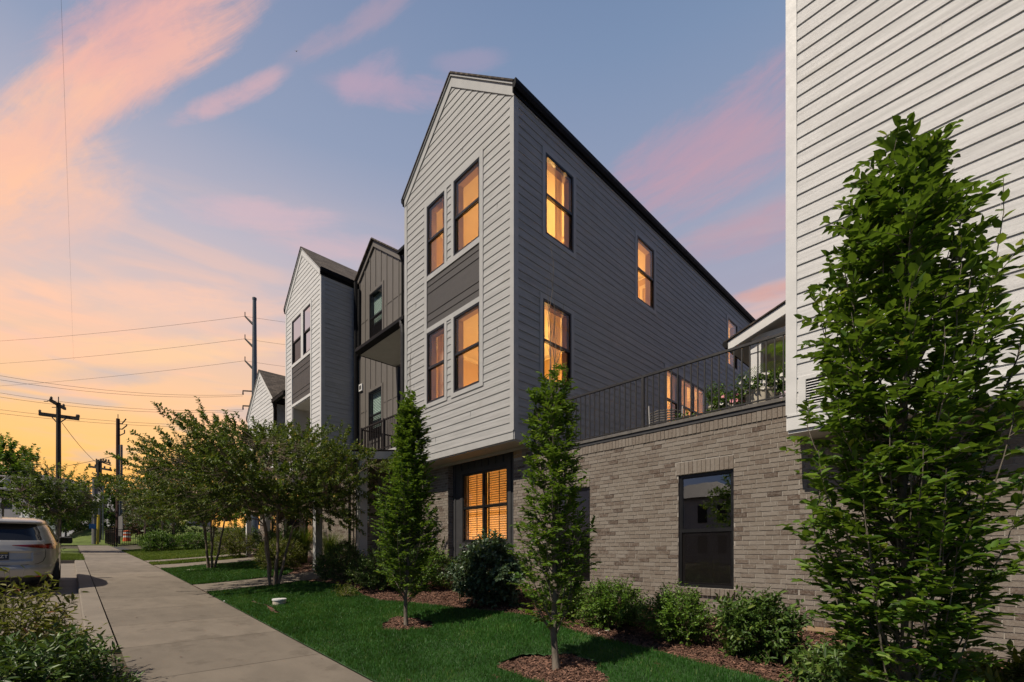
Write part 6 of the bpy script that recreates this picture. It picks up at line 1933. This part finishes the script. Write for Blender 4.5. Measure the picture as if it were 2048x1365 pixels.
pl = MB(); pl.box(.025, .035, -.155, .155, .795, .945); pp = pl.build('license_plate', M('plate_blue', (.012, .02, .04), .4), car, world=False)


def text_mesh(s, size, loc, rot, mat, parent, name):
    cu = bpy.data.curves.new(name, 'FONT'); cu.body = s; cu.size = size; cu.extrude = .001; cu.align_x = 'RIGHT'
    o = bpy.data.objects.new(name, cu); C.objects.link(o)
    dg = bpy.context.evaluated_depsgraph_get()
    me = bpy.data.meshes.new_from_object(o.evaluated_get(dg)); bpy.data.objects.remove(o)
    me.materials.clear(); me.materials.append(mat)
    q = bpy.data.objects.new(name, me); C.objects.link(q); q.parent = parent; q.location = loc; q.rotation_euler = rot
    return q


# seen from behind the car (looking along local +x) right is local -y
text_mesh('0ZT', .095, (.0225, -.142, .825), (PI / 2, 0, -PI / 2), MT['white'], pp, 'plate_lettering')
b = MB(); b.box(.0215, .0245, -.14, -.03, .922, .940); b.build('plate_sticker', MT['yel'], pp, world=False)
b = MB()
for (y0, y1) in ((-.66, -.60), (-.595, -.55), (-.545, -.51)):
    q = cl([(y0, .905), (y1, .905)], o=-.004); b.tube(q, .0055, 5)
b.build('badge', chrome, car, world=False)
b = MB(); b.lathe((0, 0, 0), [(.05, -.02), (.05, .12)], 18)
ex = b.build('exhaust', chrome, car, world=False); ex.location = (.1, -.52, .27); ex.rotation_euler = (0, -PI / 2, 0)
ex2 = ex.copy(); C.objects.link(ex2); ex2.location = (.1, .52, .27)
for (x, s) in ((.86, 1), (.86, -1), (3.55, 1), (3.55, -1)):
    b = MB(); prof_ = [(.20, -.11), (.33, -.11), (.355, -.07), (.36, 0), (.355, .07), (.33, .11), (.20, .11)]; b.lathe((0, 0, 0), prof_, 32)
    w_ = b.build('wheel', tyre, car, world=False, smooth=True); w_.location = (x, s * .80, .36); w_.rotation_euler = (PI / 2, 0, 0)
    b = MB(); b.lathe((0, 0, 0), [(.0, .0), (.06, .03), (.07, .0)], 16)
    for k in range(5):
        a = k * 2 * PI / 5; b.bar((0, 0, 0), (.2 * math.cos(a), .2 * math.sin(a), .0), .05, .03)
    b.lathe((0, 0, 0), [(.19, -.1), (.205, -.1), (.21, .08), (.19, .08)], 24)
    r = b.build('rim', MT['steel'], w_, world=False)
for s in (-1, 1):
    b = MB(); b.box(-.05, .10, -.13, .13, -.085, .095); mi_ = bevel(b.build('mirror', clad, car, world=False), .04, 3); mi_.location = (2.75, s * 1.02, 1.13)
    b = MB(); b.box(-.054, -.051, -.105, .105, -.06, .07); b.build('mirror_glass', cglass, mi_, world=False)
b = MB(); b.prism([(.62, -.012, 1.675), (.85, -.012, 1.69), (.66, -.012, 1.75)], (0, .024, 0)); b.build('roof_antenna', paint, car, world=False)
b = MB(); b.tube([(.62, .04, 1.215), (.46, -.1, 1.235), (.30, -.35, 1.24)], .008, 5); b.build('wiper', clad, car, world=False)
